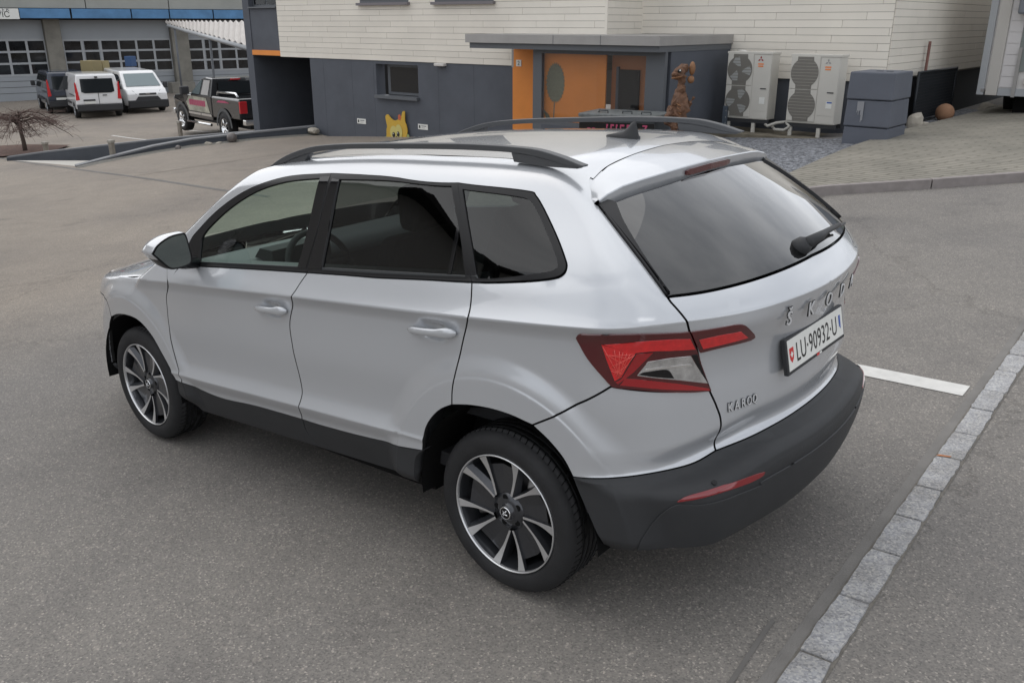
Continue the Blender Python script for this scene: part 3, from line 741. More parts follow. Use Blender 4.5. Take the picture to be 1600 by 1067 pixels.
# third brake light, antenna, wiper
mb = MB()
P = []
for y in np.linspace(-.17, .17, 13):
    xt = np.interp(abs(y), [0, .15, .30], [.377, .371, .357]); zt = np.interp(abs(y), [0, .15, .30], [1.545, 1.542, 1.535])
    k = 1 - .0 if abs(y) < .15 else .55
    P.append([(xt + .0085, y, zt - .013 - .008 * (1 - k)), (xt + .0045, y, zt - .036 + .010 * (1 - k))])
for A, B in zip(P, P[1:]): mb.face([A[0], B[0], B[1], A[1]])
bmesh.ops.remove_doubles(mb.bm, verts=mb.bm.verts, dist=1e-5)
o = mb.build('brake_light', M_lens, sp); md = o.modifiers.new('t', 'SOLIDIFY'); md.thickness = .006
mb = MB(); secs = []
for x, hw, z0, z1 in [(-.085, .002, .002, .004), (-.06, .012, 0, .012), (-.03, .019, 0, .019), (0, .022, 0, .027), (.02, .021, 0, .043), (.034, .019, 0, .060), (.046, .016, 0, .068), (.055, .013, 0, .069), (.060, .010, 0, .05), (.068, .012, 0, .012), (.070, .004, 0, .004)]:
    zr = float(top_lift(np.array([[x, -.001]]))[0, 2])
    secs.append([(x, -hw, zr + z0 - .002), (x, -hw * .95, zr + min(.012, z1)), (x, -hw * .25, zr + z1 * .8 + .001), (x, 0, zr + z1), (x, hw * .25, zr + z1 * .8 + .001), (x, hw * .95, zr + min(.012, z1)), (x, hw, zr + z0 - .002)])
bm = mb.bm; R = [[bm.verts.new(p) for p in s_] for s_ in secs]
for A, B in zip(R, R[1:]):
    for k in range(6): bm.faces.new((A[k], B[k], B[k + 1], A[k + 1]))
bm.faces.new(R[0]); bm.faces.new(R[-1][::-1])
mb.build('roof_antenna', M_plast, car, smooth=True)
wp = Vector((.752, -.02, 1.247)); we = [Vector(p) + Vector((.016, 0, .012)) for p in lift_wv(to_wv(np.array([[.75, -.001, 1.247], [.742, -.18, 1.245], [.715, -.37, 1.237]])), .012)]
for v in we: v.y = abs(v.y)
mb = MB(); mb.tube([wp + Vector((-.02, 0, -.012)), wp + Vector((.012, 0, .01)), wp + Vector((.026, .0, .020))], [.036, .033, .022], n=16)
mb.tube([wp + Vector((.018, 0, .014)), (we[1] + wp + Vector((.02, .1, .016))) / 2, we[1], we[2]], [.024, .017, .012, .009], n=8)
wi = mb.build('rear_wiper', M_plast, car, smooth=True)
MB().tube([we[2] + Vector((0, .06, -.004)), we[1] + Vector((-.006, .03, -.008)), we[0] + Vector((-.006, .02, -.012))], .006, n=6).build('wiper_blade', M_trim, wi)

# ---------------------------------------------------------------- roof rails
rail_top = [(-1.5619, -0.595, 1.5388), (-1.4768, -0.595, 1.5748), (-1.3837, -0.595, 1.6039), (-1.2552, -0.595, 1.6312), (-1.1195, -0.595, 1.6445), (-0.8826, -0.595, 1.6533), (-0.4014, -0.595, 1.6587), (-0.1917, -0.595, 1.6558), (-0.0798, -0.595, 1.6512), (0.0301, -0.595, 1.6428), (0.1319, -0.595, 1.6207), (0.201, -0.595, 1.5998), (0.2271, -0.595, 1.593)]
rail_bot = [(0.2242, -0.595, 1.5866), (0.2057, -0.595, 1.5858), (0.1468, -0.595, 1.592), (0.0842, -0.595, 1.6067), (0.0, -0.595, 1.6214), (-0.0874, -0.595, 1.6298), (-0.1937, -0.595, 1.6336), (-0.404, -0.595, 1.6361), (-0.8149, -0.595, 1.6323), (-1.0438, -0.595, 1.6259), (-1.1935, -0.595, 1.6142), (-1.2917, -0.595, 1.5986), (-1.3952, -0.595, 1.5738), (-1.5145, -0.595, 1.539)]
foot_r = [(-0.0874, -0.595, 1.6298), (-0.0779, -0.595, 1.5973), (0.0829, -0.595, 1.5837), (0.2028, -0.595, 1.5806), (0.2057, -0.595, 1.5858), (0.1468, -0.595, 1.592), (0.0842, -0.595, 1.6067), (0.0, -0.595, 1.6214)]
foot_f = [(-1.5053, -0.595, 1.5363), (-1.3952, -0.595, 1.5738), (-1.2917, -0.595, 1.5986), (-1.2538, -0.595, 1.6049), (-1.293, -0.595, 1.5705), (-1.4003, -0.595, 1.5508)]
for s in (-1, 1):
    def pr(name, pts, ya, yb, m, par, bev):
        mb = MB(); poly = [(p[0], p[2]) for p in pts]
        mb.prism(poly, 'y', *sorted((s * ya, s * yb)))
        o = mb.build(name, m, par); b = o.modifiers.new('bevel', 'BEVEL'); b.width = bev; b.segments = 3; b.limit_method = 'ANGLE'; b.angle_limit = R_(50)
        return o
    rl = pr('roof_rail', cat_rom(rail_top, 4) + cat_rom(rail_bot, 4), .568, .603, M_rail, car, .007)
    pr('rail_foot', foot_r, .571, .600, M_rail, rl, .002); pr('rail_foot', foot_f, .571, .600, M_rail, rl, .002)

# ---------------------------------------------------------------- door handles
def handle(x0, x1, za, zb, par, s):
    mb = MB(); bm = mb.bm; rings = []
    for t in np.linspace(0, 1, 15):
        x = x0 + (x1 - x0) * t; zc = za + (zb - za) * t
        y = float(side(np.array(x0 + (x1 - x0) * (.02 if t < .5 else .98)), np.array(zc))) + .006 + .018 * math.sin(math.pi * min(max(t, .02), .98))**.55
        hz = (.0155 + .006 * sstep(.62, .8, t)) * min(1, (math.sin(math.pi * np.clip(t, .015, .985)) * 3.2)**.6); hy = .0115 * min(1, (math.sin(math.pi * np.clip(t, .015, .985)) * 4)**.6)
        rings.append([bm.verts.new((x, s * (y + hy * math.sin(a)), zc + hz * math.cos(a))) for a in np.linspace(0, math.tau, 13)[:-1]])
    for A, B in zip(rings, rings[1:]):
        for k in range(12): bm.faces.new((A[k], A[(k + 1) % 12], B[(k + 1) % 12], B[k]))
    bm.faces.new(rings[0]); bm.faces.new(rings[-1])
    return mb.build('door_handle', M_paint, par, smooth=True)
for k, s in ((0, -1), (1, 1)):
    handle(-1.385, -1.150, .958, .974, doors_f[k], s); handle(-.390, -.140, 1.008, 1.028, doors_r[k], s)

# ---------------------------------------------------------------- door mirrors
def mirror(s):
    # outline of the glass side (y, z), then two shrinking rings towards the nose
    o = np.array([(-1.085, 1.195), (-1.055, 1.232), (-1.00, 1.262), (-.945, 1.270), (-.925, 1.262), (-.917, 1.19), (-.915, 1.150), (-.928, 1.118), (-.99, 1.107), (-1.022, 1.115), (-1.05, 1.148)])
    o = np.array([tuple(p) for p in cat_rom(list(o) + [o[0]], 3)][:-1])
    c = np.array([-.985, 1.185]); mb = MB(); bm = mb.bm; rings = []
    tilt = .28
    for dx, k in ((.0, .90), (.006, .97), (.0, 1.0), (-.05, 1.02), (-.10, .94), (-.15, .78), (-.18, .5), (-.19, .2)):
        rings.append([bm.verts.new((-1.845 + dx + (p[0] - c[0]) * tilt * (1 if dx > -.12 else .6), -s * -1 * -(c[0] + (p[0] - c[0]) * k) if False else s * -(c[0] + (p[0] - c[0]) * k), c[1] + (p[1] - c[1]) * k)) for p in o])
    n = len(o)
    for i, (A, B) in enumerate(zip(rings, rings[1:])):
        for k in range(n):
            f = bm.faces.new((A[k], A[(k + 1) % n], B[(k + 1) % n], B[k])); f.smooth = True
            zz = (A[k].co.z + B[k].co.z) / 2
            f.material_index = 1 if (i < 2 or zz < 1.150) else 0
    f = bm.faces.new(rings[-1]); f.material_index = 0
    m = mb.build('door_mirror', [M_paint, M_trim], car)
    mb = MB(); mb.face([(v[0], s * -v[1], v[2]) for v in [(-1.8415 + (p[0] - c[0]) * tilt * .9, c[0] + (p[0] - c[0]) * .9, c[1] + (p[1] - c[1]) * .9) for p in o]])
    g = mb.build('mirror_glass', M_mirror, m)
    MB().tube([(-1.90, s * .85, 1.105), (-1.90, s * .92, 1.112), (-1.88, s * .96, 1.13)], [.028, .026, .03], n=10).build('mirror_foot', M_trim, m, smooth=True)
mirror(-1); mirror(1)

# ---------------------------------------------------------------- wheels
def make_wheel(cx, s, rot):
    yo = s * .868                                # face of the rim
    root = empty('wheel'); root.parent = car; root.location = (cx, 0, 0.335)
    rt = .328
    mb = MB(); prof = [(.235, -.016), (.243, .002), (.262, .010), (.290, .010), (.306, .003), (.3165, -.008), (.3235, -.020), (.3265, -.034)]
    w = .205
    full = [(r, h) for r, h in prof]
    for k, yy in enumerate(np.linspace(-.045, -w + .045, 5)):          # grooves round the tread
        full += [(rt, yy + .012), (rt, yy - .009), (rt - .007, yy - .010), (rt - .007, yy - .0165), (rt, yy - .018)] if k < 4 else [(rt, yy + .012), (rt, yy)]
    full += [(r, -w - h) for r, h in prof[::-1]]
    mb.lathe([(r, yo + s * h) for r, h in full], n=96, closed=False)
    tyre = mb.build('tyre', M_rub, root)
    mb = MB()                                     # shoulder sipes
    for k in range(72):
        a = math.tau * k / 72
        for sg in (0, 1):
            y0 = -.020 if not sg else -w + .020; y1 = -.046 if not sg else -w + .046
            b = a + .03
            for (ya, yb) in ((y0, y1),):
                c1 = Vector((math.cos(a) * .3235, yo + s * ya, math.sin(a) * .3235)); c2 = Vector((math.cos(b) * (rt + .0015), yo + s * yb, math.sin(b) * (rt + .0015)))
                mb.tube([c1, c2], .0022, n=4)
    tag(mb.build('tread_sipes', M_dark, root), kind='stuff')
    mb = MB()                                     # rim: lip and barrel
    mb.lathe([(.2365, yo - s * .012), (.2385, yo + s * .002), (.2355, yo + s * .006), (.2325, yo + s * .004), (.2315, yo - s * .004), (.2305, yo - s * .010)], n=96)
    rim = mb.build('rim', M_alloy, root)
    MB().lathe([(.2305, yo - s * .008), (.222, yo - s * .035), (.2145, yo - s * .10), (.2145, yo - s * .19)], n=64).build('rim_barrel', M_alloyd, root)
    # five open pockets between broad dark faces; two machined arms along each pocket
    def P(r, a, h): return (r * math.cos(a), yo + s * h, r * math.sin(a))
    def chord(r, r0, a0, r1, a1):
        """angle at radius r on the straight line between two polar points"""
        A = np.array([r0 * math.cos(a0), r0 * math.sin(a0)]); B = np.array([r1 * math.cos(a1), r1 * math.sin(a1)])
        lo, hi = 0.0, 1.0
        for _ in range(24):
            m_ = (lo + hi) / 2; q_ = A + (B - A) * m_
            if np.hypot(*q_) < r: lo = m_
            else: hi = m_
        return math.atan2(q_[1], q_[0])
    def wrap(a, ref): return ref + (a - ref + math.pi) % math.tau - math.pi
    N_ = 8; R0, R1 = .076, .2305; arms = []
    for k in range(5):
        c = rot + math.tau * k / 5; ap = c - s * .16
        for d in (-1, 1):
            ar = c + d * R_(18); inner, outer = [], []
            for i in range(N_ + 1):
                t = i / N_; r = R0 + (R1 - R0) * t
                a_in = wrap(chord(r, R0, ap + d * .02, R1, ar - d * R_(5.2)), c); a_c = wrap(chord(r, R0, ap + d * .10, R1, ar - d * R_(2.0)), c)
                wd = (.0095 + .0030 * t + .024 * max(0, t - .38)**1.5 / .49) / r
                inner.append((r, a_in if False else a_c - d * wd * .5)); outer.append((r, a_c + d * wd * .5))
            arms.append((k, d, inner, outer))
            hh = lambda t: -.022 + .021 * t - .008 * math.sin(math.pi * t)
            b_ = MB(); fl_ = MB()
            for i in range(N_):
                t0, t1 = i / N_, (i + 1) / N_
                q = [P(*inner[i], hh(t0)), P(*outer[i], hh(t0)), P(*outer[i + 1], hh(t1)), P(*inner[i + 1], hh(t1))]
                b_.face(q)
                # flank that falls into the pocket
                sl = .020 if d * s < 0 else .007
                w0, w1 = d * sl * (1 - .45 * t0) / inner[i][0], d * sl * (1 - .45 * t1) / inner[i + 1][0]
                lo = [P(inner[i][0], inner[i][1] - w0, hh(t0) - .022), P(inner[i + 1][0], inner[i + 1][1] - w1, hh(t1) - .022)]
                fl_.face([q[0], q[3], lo[1], lo[0]]); lo2 = [(x, y - s * .035, z) for x, y, z in lo]; fl_.face([lo[0], lo[1], lo2[1], lo2[0]])
                e0, e1 = [(x, y - s * .016, z) for x, y, z in (q[1], q[2])]; fl_.face([q[1], q[2], e1, e0])
            b_.build('spoke', M_alloy, root); fl_.build('spoke_flank', M_alloyd, root)
    for k in range(5):                                      # broad dark faces between neighbouring pockets
        A = next(a for a in arms if a[0] == k and a[1] == 1)[3]; B = next(a for a in arms if a[0] == (k + 1) % 5 and a[1] == -1)[3]
        f_ = MB()
        for i in range(N_):
            t0, t1 = i / N_, (i + 1) / N_
            if t1 > .80: continue
            a0, b0, a1, b1 = A[i][1], wrap(B[i][1], A[i][1] + .4), A[i + 1][1], wrap(B[i + 1][1], A[i + 1][1] + .4)
            h0, h1 = -.033 + .010 * t0, -.033 + .010 * t1
            m0, m1 = (a0 * .45 + b0 * .55), (a1 * .45 + b1 * .55)
            f_.face([P(A[i][0], a0, h0), P(A[i][0], m0, h0 - .012 * t0), P(A[i + 1][0], m1, h1 - .012 * t1), P(A[i + 1][0], a1, h1)])
            f_.face([P(A[i][0], m0, h0 - .012 * t0), P(A[i][0], b0, h0), P(A[i + 1][0], b1, h1), P(A[i + 1][0], m1, h1 - .012 * t1)])
        f_.build('spoke_face', M_alloyd, root)
    hub = MB(); hub.lathe([(.0, yo - s * .012), (.026, yo - s * .012), (.029, yo - s * .015), (.030, yo - s * .024), (.040, yo - s * .027), (.072, yo - s * .030), (.078, yo - s * .05)], n=40).build('hub', M_alloyd, root)
    cap = MB(); cap.lathe([(0, yo - s * .009), (.0225, yo - s * .0095), (.0245, yo - s * .012)], n=32).build('hub_cap', M_trim, root)
    ring = MB(); ring.lathe([(.0215, yo - s * .0085), (.0245, yo - s * .0085), (.0248, yo - s * .0115)], n=32)
    ring.tube([P(.013, 2.2 + j * .5, -.008) if j % 2 else P(.006, .6 + j, -.0075) for j in range(5)], .0025, n=5)
    ring.tube([P(.016, .9, -.008), P(.004, 1.6, -.0075), P(.015, 2.6, -.008)], .0025, n=5); ring.tube([P(.017, 4.0, -.008), P(.005, 5, -.0075), P(.014, 5.8, -.008)], .0028, n=5)
    tag(ring.build('hub_emblem', M_chrome, root), kind='stuff')
    for k in range(5):
        a = rot + math.pi / 5 - s * .16 + math.tau * k / 5; c0 = Vector(P(.056, a, -.0305)); MB().tube([c0, c0 + Vector((0, s * .0025, 0))], .0125, n=14).build('bolt_hole', M_dark, root)
    MB().lathe([(.0, yo - s * .085), (.145, yo - s * .085), (.147, yo - s * .10), (.0, yo - s * .10)], n=48).build('brake_disc', M_disc, root)
    cal = MB(); cal.box((-.055, min(yo - s * .06, yo - s * .13), -.045), (.055, max(yo - s * .06, yo - s * .13), .045), bevel=.01)
    c = cal.build('brake_caliper', M_disc, root); c.matrix_local = Matrix.Rotation(-.35 if cx > -1 else .35, 4, 'Y') @ Matrix.Translation((.145 if cx < -1 else -.145, 0, .03))
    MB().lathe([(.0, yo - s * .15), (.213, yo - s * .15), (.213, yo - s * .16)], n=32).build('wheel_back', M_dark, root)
for cx, s, rot in ((0, -1, .977), (0, 1, .4), (-2.638, -1, R_(110)), (-2.638, 1, .8)): make_wheel(cx, s, rot)

# wheel housings, floor and cabin
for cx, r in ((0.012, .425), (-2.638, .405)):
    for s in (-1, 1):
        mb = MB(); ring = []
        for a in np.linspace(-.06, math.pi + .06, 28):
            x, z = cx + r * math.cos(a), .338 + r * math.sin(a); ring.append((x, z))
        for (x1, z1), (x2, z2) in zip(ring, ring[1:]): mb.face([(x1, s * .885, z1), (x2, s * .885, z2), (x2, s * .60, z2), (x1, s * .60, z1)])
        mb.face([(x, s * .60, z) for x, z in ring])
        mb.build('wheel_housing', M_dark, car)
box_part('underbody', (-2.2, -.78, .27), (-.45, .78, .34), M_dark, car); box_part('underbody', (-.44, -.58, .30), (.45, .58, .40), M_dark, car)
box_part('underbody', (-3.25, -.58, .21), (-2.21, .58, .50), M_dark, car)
MB().box((-2.15, -.78, .40), (.62, .78, .46)).build('cabin_floor', M_int, car)
MB().box((-2.25, -.80, .40), (-2.15, .80, .98)).build('bulkhead', M_int, car)
for s in (-1, 1):
    mb = MB(); mb.prism([(-2.15, .45), (-.40, .45), (-.36, .70), (-.10, 1.0), (-.04, 1.19), (-.08, float(z_belt(-.08)) + .016), (-.1, 1.230), (-1.0, float(z_belt(-1.0)) + .016), (-1.9, 1.106), (-2.1, 1.09)], 'y', s * .806 - .034, s * .806 + .034)
    mb.build('door_lining', M_intg, car)
    MB().box((-.40, s * .66 - .05, .62), (.35, s * .66 + .05, 1.10)).build('load_bay_lining', M_int, car)
    MB().box((-.02, s * .60 - .03, 1.1), (.30, s * .60 + .03, 1.47), top=.7).build('pillar_lining', M_int, car)
MB().box((-.30, -.62, 1.02), (.42, .62, 1.05), bevel=.01).build('parcel_shelf', M_int, car)
MB().box((-1.55, -.56, 1.555), (.1, .56, 1.565)).build('headlining', mat('pale headlining', (.30, .30, .29), rough=.9), car)
mb = MB(); mb.prism([(-2.30, .70), (-2.32, 1.03), (-2.05, 1.085), (-1.80, 1.075), (-1.74, 1.02), (-1.78, .86), (-1.95, .70)], 'y', -.78, .78)
da = mb.build('dashboard', M_intg, car); md = da.modifiers.new('b', 'BEVEL'); md.width = .03; md.segments = 3
mb = MB(); mb.prism([(-1.86, 1.07), (-1.80, 1.125), (-1.70, 1.12), (-1.70, 1.03)], 'y', -.56, -.20); mb.build('instrument_cowl', M_int, da)
mb = MB(); c = Vector((-1.56, -.38, 1.02)); ax = Vector((math.cos(R_(25)), 0, math.sin(R_(25)))).normalized(); u = Vector((0, 1, 0)); v = ax.cross(u)
mb.tube([c + (u * math.cos(t) + v * math.sin(t)) * .182 for t in np.linspace(0, math.tau, 41)], .0165, n=8)
for a in (R_(0), R_(180), R_(-90)): mb.tube([c - ax * .02, c + (u * math.cos(a) + v * math.sin(a)) * .18], [.03, .012], n=6)
mb.ball(c - ax * .01, .065, 2, (.5, 1, 1)); mb.tube([c, c - ax * .25], .03)
mb.build('steering_wheel', M_int, car)
def seat(x, y, w_, h_, back):
    mb = MB(); mb.box((x - .50, y - w_ / 2, .62), (x + .02, y + w_ / 2, .80), bevel=.05)
    mb.prism([(x - .06, .72), (x + back - .03, h_), (x + back + .07, h_ + .01), (x + .10, .70)], 'y', y - w_ / 2 + .02, y + w_ / 2 - .02)
    o = mb.build('front_seat' if w_ < .7 else 'rear_bench', M_int, car); b = o.modifiers.new('b', 'BEVEL'); b.width = .035; b.segments = 3; b.limit_method = 'ANGLE'
    return o
for y in (-.37, .37):
    o = seat(-1.02, y, .50, 1.26, .20)
    MB().box((-.83, y - .14, 1.27), (-.73, y + .14, 1.47), bevel=.04).build('headrest', M_int, o)
o = seat(-.20, 0, 1.30, 1.16, .16)
for y in (-.38, 0, .38): MB().box((-.04, y - .13, 1.19), (.05, y + .13, 1.36), bevel=.035).build('headrest', M_int, o)

# ---------------------------------------------------------------- number plate and lettering
TP = .14; pc = Vector((.811, 0, .909))
pm = Matrix.Translation(pc) @ Matrix.Rotation(-TP, 4, 'Y') @ Matrix(((0, 0, 1, 0), (1, 0, 0, 0), (0, 1, 0, 0), (0, 0, 0, 1)))   # plate axes: x right, y up, z out
def onto(me_or_o, M): me_or_o.transform(M)
fr = MB().box((-.262, -.066, -.012), (.262, .064, .006), bevel=.004).build('number_plate_frame', M_plast, car); fr.data.transform(pm)
mb = MB().box((-.251, -.052, .004), (.251, .058, .0072)); pl = mb.build('number_plate', M_white, fr); pl.data.transform(pm)
t = text_mesh('LU·90932·U', .098, M_black, depth=.0006, sx=.76, align='CENTER', spacing=1.04)
t.transform(Matrix.Translation((.002, -.033, .0076))); t.transform(pm); link_mesh('plate_lettering', t, None, fr)
shield = [(-.5, .5), (.5, .5), (.5, -.1), (.38, -.38), (0, -.62), (-.38, -.38), (-.5, -.1)]
mb = MB(); mb.prism([(x * .034 - .224, y * .048 + .004) for x, y in shield], 'z', .0070, .0080); o = mb.build('shield', M_red, fr); o.data.transform(pm)
mb = MB(); mb.box((-.234, .0005, .0081), (-.214, .0085, .0086)); mb.box((-.228, -.0055, .00815), (-.220, .0145, .00865)); o = mb.build('shield_cross', M_white, fr); o.data.transform(pm)
mb = MB(); mb.prism([(x * .034 + .226, y * .05 + .008) for x, y in shield], 'z', .0070, .0080); o = mb.build('canton_shield', M_white, fr); o.data.transform(pm)
mb = MB(); mb.prism([(.210, .032), (.226, .032), (.226, -.022), (.2131, -.011), (.210, .003)], 'z', .0081, .0086); o = mb.build('canton_shield_half', M_blue, fr); o.data.transform(pm)
mb = MB(); mb.box((-.012, -.0635, .0058), (.012, -.0545, .0066)); o = mb.build('frame_badge', M_red, fr); o.data.transform(pm)
mb = MB(); mb.box((.014, -.0625, .0058), (.034, -.0555, .0066)); o = mb.build('frame_badge', M_white, fr); o.data.transform(pm)
def letter(ch, y, z, size, parent, sx=1.0, depth=.004, off=.002, tilt=0.0, bev=0.0):
    me = text_mesh(ch, size, M_letter, depth=depth, bevel=bev, sx=sx)
    p = np.array([float(rear(np.array(y), np.array(z))), y, z]); n = grad_f(np.array([[p[0], p[1], p[2]]]))[0]
    wv = to_wv(np.array([[p[0], -abs(y), z]])); q = lift_wv(wv)[0]; q[1] = y; g = grad_f(q[None])[0]
    zax = Vector((g[0], g[1], g[2] * (1 - tilt))).normalized(); xax = Vector((0, 0, 1)).cross(zax).normalized(); yax = zax.cross(xax)
    M = Matrix.Identity(4)
    for i in range(3): M[i][0], M[i][1], M[i][2], M[i][3] = xax[i], yax[i], zax[i], q[i] + zax[i] * (off + tilt * .010)
    me.transform(Matrix.Translation((0, -size * .35, 0))); me.transform(M)
    o = link_mesh('emblem_letter', me, None, parent)
    e = text_mesh(ch, size, M_trim, depth=depth * .7, sx=sx, thin=-size * .026); e.transform(Matrix.Translation((0, -size * .35, -depth * .8))); e.transform(M)
    link_mesh('letter_edge', e, None, o if parent is car else parent)
    return o
for ch, y in zip('ŠKODA', np.linspace(-.285, .285, 5)): letter(ch, y, 1.066, .072, tailgate, sx=.95, depth=.0025, off=.008, tilt=.75, bev=0)
for ch, y in zip('KAROQ', np.linspace(-0.518, -0.404, 5)): letter(ch, y, 0.802, .044, tailgate, sx=.74, depth=.0015, off=.003, tilt=.1, bev=0)

# ---------------------------------------------------------------- ground
def ground_z(x, y):
    t = np.clip((y - 3) / 9, 0, 1)
    sx = np.interp(x, [-200, -120, -37, -25, 0, 4, 20, 60], [-3.5, -3.3, -2.475, -1.755, 0, .25, .4, .4])
    return sx + .0079 * np.clip(y, -30, 40) + .26 * t * t * (3 - 2 * t) * (1 - .8 * np.exp(-((x + 27) / 5.)**2))
def gzf(x, y): return float(ground_z(np.array(float(x)), np.array(float(y))))

def asphalt():
    m = D.materials.new('asphalt'); m.use_nodes = True; t = m.node_tree; b = t.nodes['Principled BSDF']; lk = t.links.new
    b.inputs['Roughness'].default_value = .78; b.inputs['Specular IOR Level'].default_value = .45
    c = nd(t, 'ShaderNodeTexCoord')
    def noise(sc, det, ro=.6):
        n = nd(t, 'ShaderNodeTexNoise'); n.inputs['Scale'].default_value = sc; n.inputs['Detail'].default_value = det; n.inputs['Roughness'].default_value = ro
        lk(c.outputs['Object'], n.inputs['Vector']); return n
    def ramp(src, stops):
        r = nd(t, 'ShaderNodeValToRGB'); e = r.color_ramp.elements
        while len(e) < len(stops): e.new(.5)
        for k, (p, cc) in zip(e, stops): k.position = p; k.color = (*cc, 1)
        lk(src, r.inputs['Fac']); return r
    def mixc(fac, a, bb, mode='MIX', f=None):
        x = nd(t, 'ShaderNodeMix', data_type='RGBA', blend_type=mode)
        if f is not None: x.inputs['Factor'].default_value = f
        if fac is not None: lk(fac, x.inputs['Factor'])
        for s_, v in (('A', a), ('B', bb)):
            if isinstance(v, tuple): x.inputs[s_].default_value = (*v, 1)
            else: lk(v, x.inputs[s_])
        return x.outputs['Result']
    big = noise(.35, 4); mid = noise(2.2, 6, .7)
    base = ramp(mid.outputs['Fac'], [(.30, (.172, .162, .151)), (.52, (.190, .179, .166)), (.72, (.206, .194, .180))]).outputs[0]
    # older, browner surface beyond the seam
    sp = nd(t, 'ShaderNodeSeparateXYZ'); lk(c.outputs['Object'], sp.inputs[0])
    ma = nd(t, 'ShaderNodeMath', operation='MULTIPLY_ADD'); ma.inputs[1].default_value = .35; lk(sp.outputs['X'], ma.inputs[0]); lk(sp.outputs['Y'], ma.inputs[2])
    nm = nd(t, 'ShaderNodeMath', operation='MULTIPLY_ADD'); nm.inputs[1].default_value = 1.2; lk(big.outputs['Fac'], nm.inputs[0]); lk(sp.outputs['X'], nm.inputs[2])
    mr = nd(t, 'ShaderNodeMapRange'); mr.inputs['From Min'].default_value = -4.0; mr.inputs['From Max'].default_value = -6.5; lk(nm.outputs[0], mr.inputs['Value'])
    brown = mixc(None, base, (1.20, 1.12, 1.03), 'MULTIPLY', 1.0)
    base = mixc(mr.outputs[0], base, brown)
    st = ramp(big.outputs['Fac'], [(.35, (.86, .86, .87)), (.6, (1.08, 1.07, 1.05))]).outputs[0]
    base = mixc(None, base, st, 'MULTIPLY', 1.0)
    # chippings
    v = nd(t, 'ShaderNodeTexVoronoi'); v.inputs['Scale'].default_value = 150; lk(c.outputs['Object'], v.inputs['Vector'])
    sv = nd(t, 'ShaderNodeSeparateColor'); lk(v.outputs['Color'], sv.inputs[0])
    chip = ramp(sv.outputs[0], [(0, (.66, .66, .67)), (.25, (.86, .86, .86)), (.6, (1.02, 1.01, 1.0)), (.92, (1.16, 1.15, 1.13)), (.975, (1.75, 1.7, 1.65))]).outputs[0]
    base = mixc(None, base, chip, 'MULTIPLY', 1.0)
    v2 = nd(t, 'ShaderNodeTexVoronoi'); v2.inputs['Scale'].default_value = 38; lk(c.outputs['Object'], v2.inputs['Vector'])
    sv2 = nd(t, 'ShaderNodeSeparateColor'); lk(v2.outputs['Color'], sv2.inputs[0])
    chip2 = ramp(sv2.outputs[1], [(0, (.80, .79, .79)), (.10, (.97, .97, .97)), (.93, (1.0, 1.0, 1.0)), (.99, (1.4, 1.36, 1.32))]).outputs[0]
    base = mixc(None, base, chip2, 'MULTIPLY', .4)
    sp1 = noise(1.1, 3, .5); base = mixc(None, base, ramp(sp1.outputs['Fac'], [(.27, (.84, .84, .85)), (.36, (1, 1, 1))]).outputs[0], 'MULTIPLY', 1.0)
    wv_ = nd(t, 'ShaderNodeTexVoronoi'); wv_.feature = 'DISTANCE_TO_EDGE'; wv_.inputs['Scale'].default_value = .16
    ds = nd(t, 'ShaderNodeVectorMath', operation='MULTIPLY_ADD'); ds.inputs[1].default_value = (.9, .9, .9); lk(mid.outputs['Color'], ds.inputs[0]); lk(c.outputs['Object'], ds.inputs[2]); lk(ds.outputs[0], wv_.inputs['Vector'])
    base = mixc(None, base, ramp(wv_.outputs['Distance'], [(.0, (.66, .65, .64)), (.0016, (.80, .79, .78)), (.0026, (1, 1, 1))]).outputs[0], 'MULTIPLY', .75)
    lk(base, b.inputs['Base Color'])
    bp = nd(t, 'ShaderNodeBump'); bp.inputs['Strength'].default_value = .40; bp.inputs['Distance'].default_value = .003
    lk(v.outputs['Distance'], bp.inputs['Height']); lk(bp.outputs[0], b.inputs['Normal'])
    return m
M_asph = asphalt()
RAMP = [(-25.9, 7.45), (-20.25, 6.85), (-18.45, 12.66), (-21.05, 12.66)]
gx = np.unique(np.round(np.concatenate([np.linspace(-300, -70, 12), np.linspace(-70, 20, 121), np.linspace(20, 300, 12)]), 3))
gy = np.unique(np.round(np.concatenate([np.linspace(-300, -30, 10), np.linspace(-30, 45, 101), np.linspace(45, 300, 10)]), 3))
X, Y = np.meshgrid(gx, gy); G_ = np.stack([X.ravel(), Y.ravel()], 1)
rp_ = resample(np.array(RAMP), .5)
G_ = G_[~in_poly(G_, np.array(RAMP))]
n_ = len(rp_)
vo, eo, fo, *_r = geometry.delaunay_2d_cdt([Vector(p) for p in np.concatenate([rp_, G_])], [(i, (i + 1) % n_) for i in range(n_)], [], 0, 1e-5)
vo = np.array([tuple(v) for v in vo]); tri = np.array([f for f in fo if len(f) == 3]); tri = tri[~in_poly(vo[tri].mean(1), np.array(RAMP))]
tag(mesh_obj('ground', np.column_stack([vo, ground_z(vo[:, 0], vo[:, 1])]), tri, M_asph, smooth=True), kind='structure')

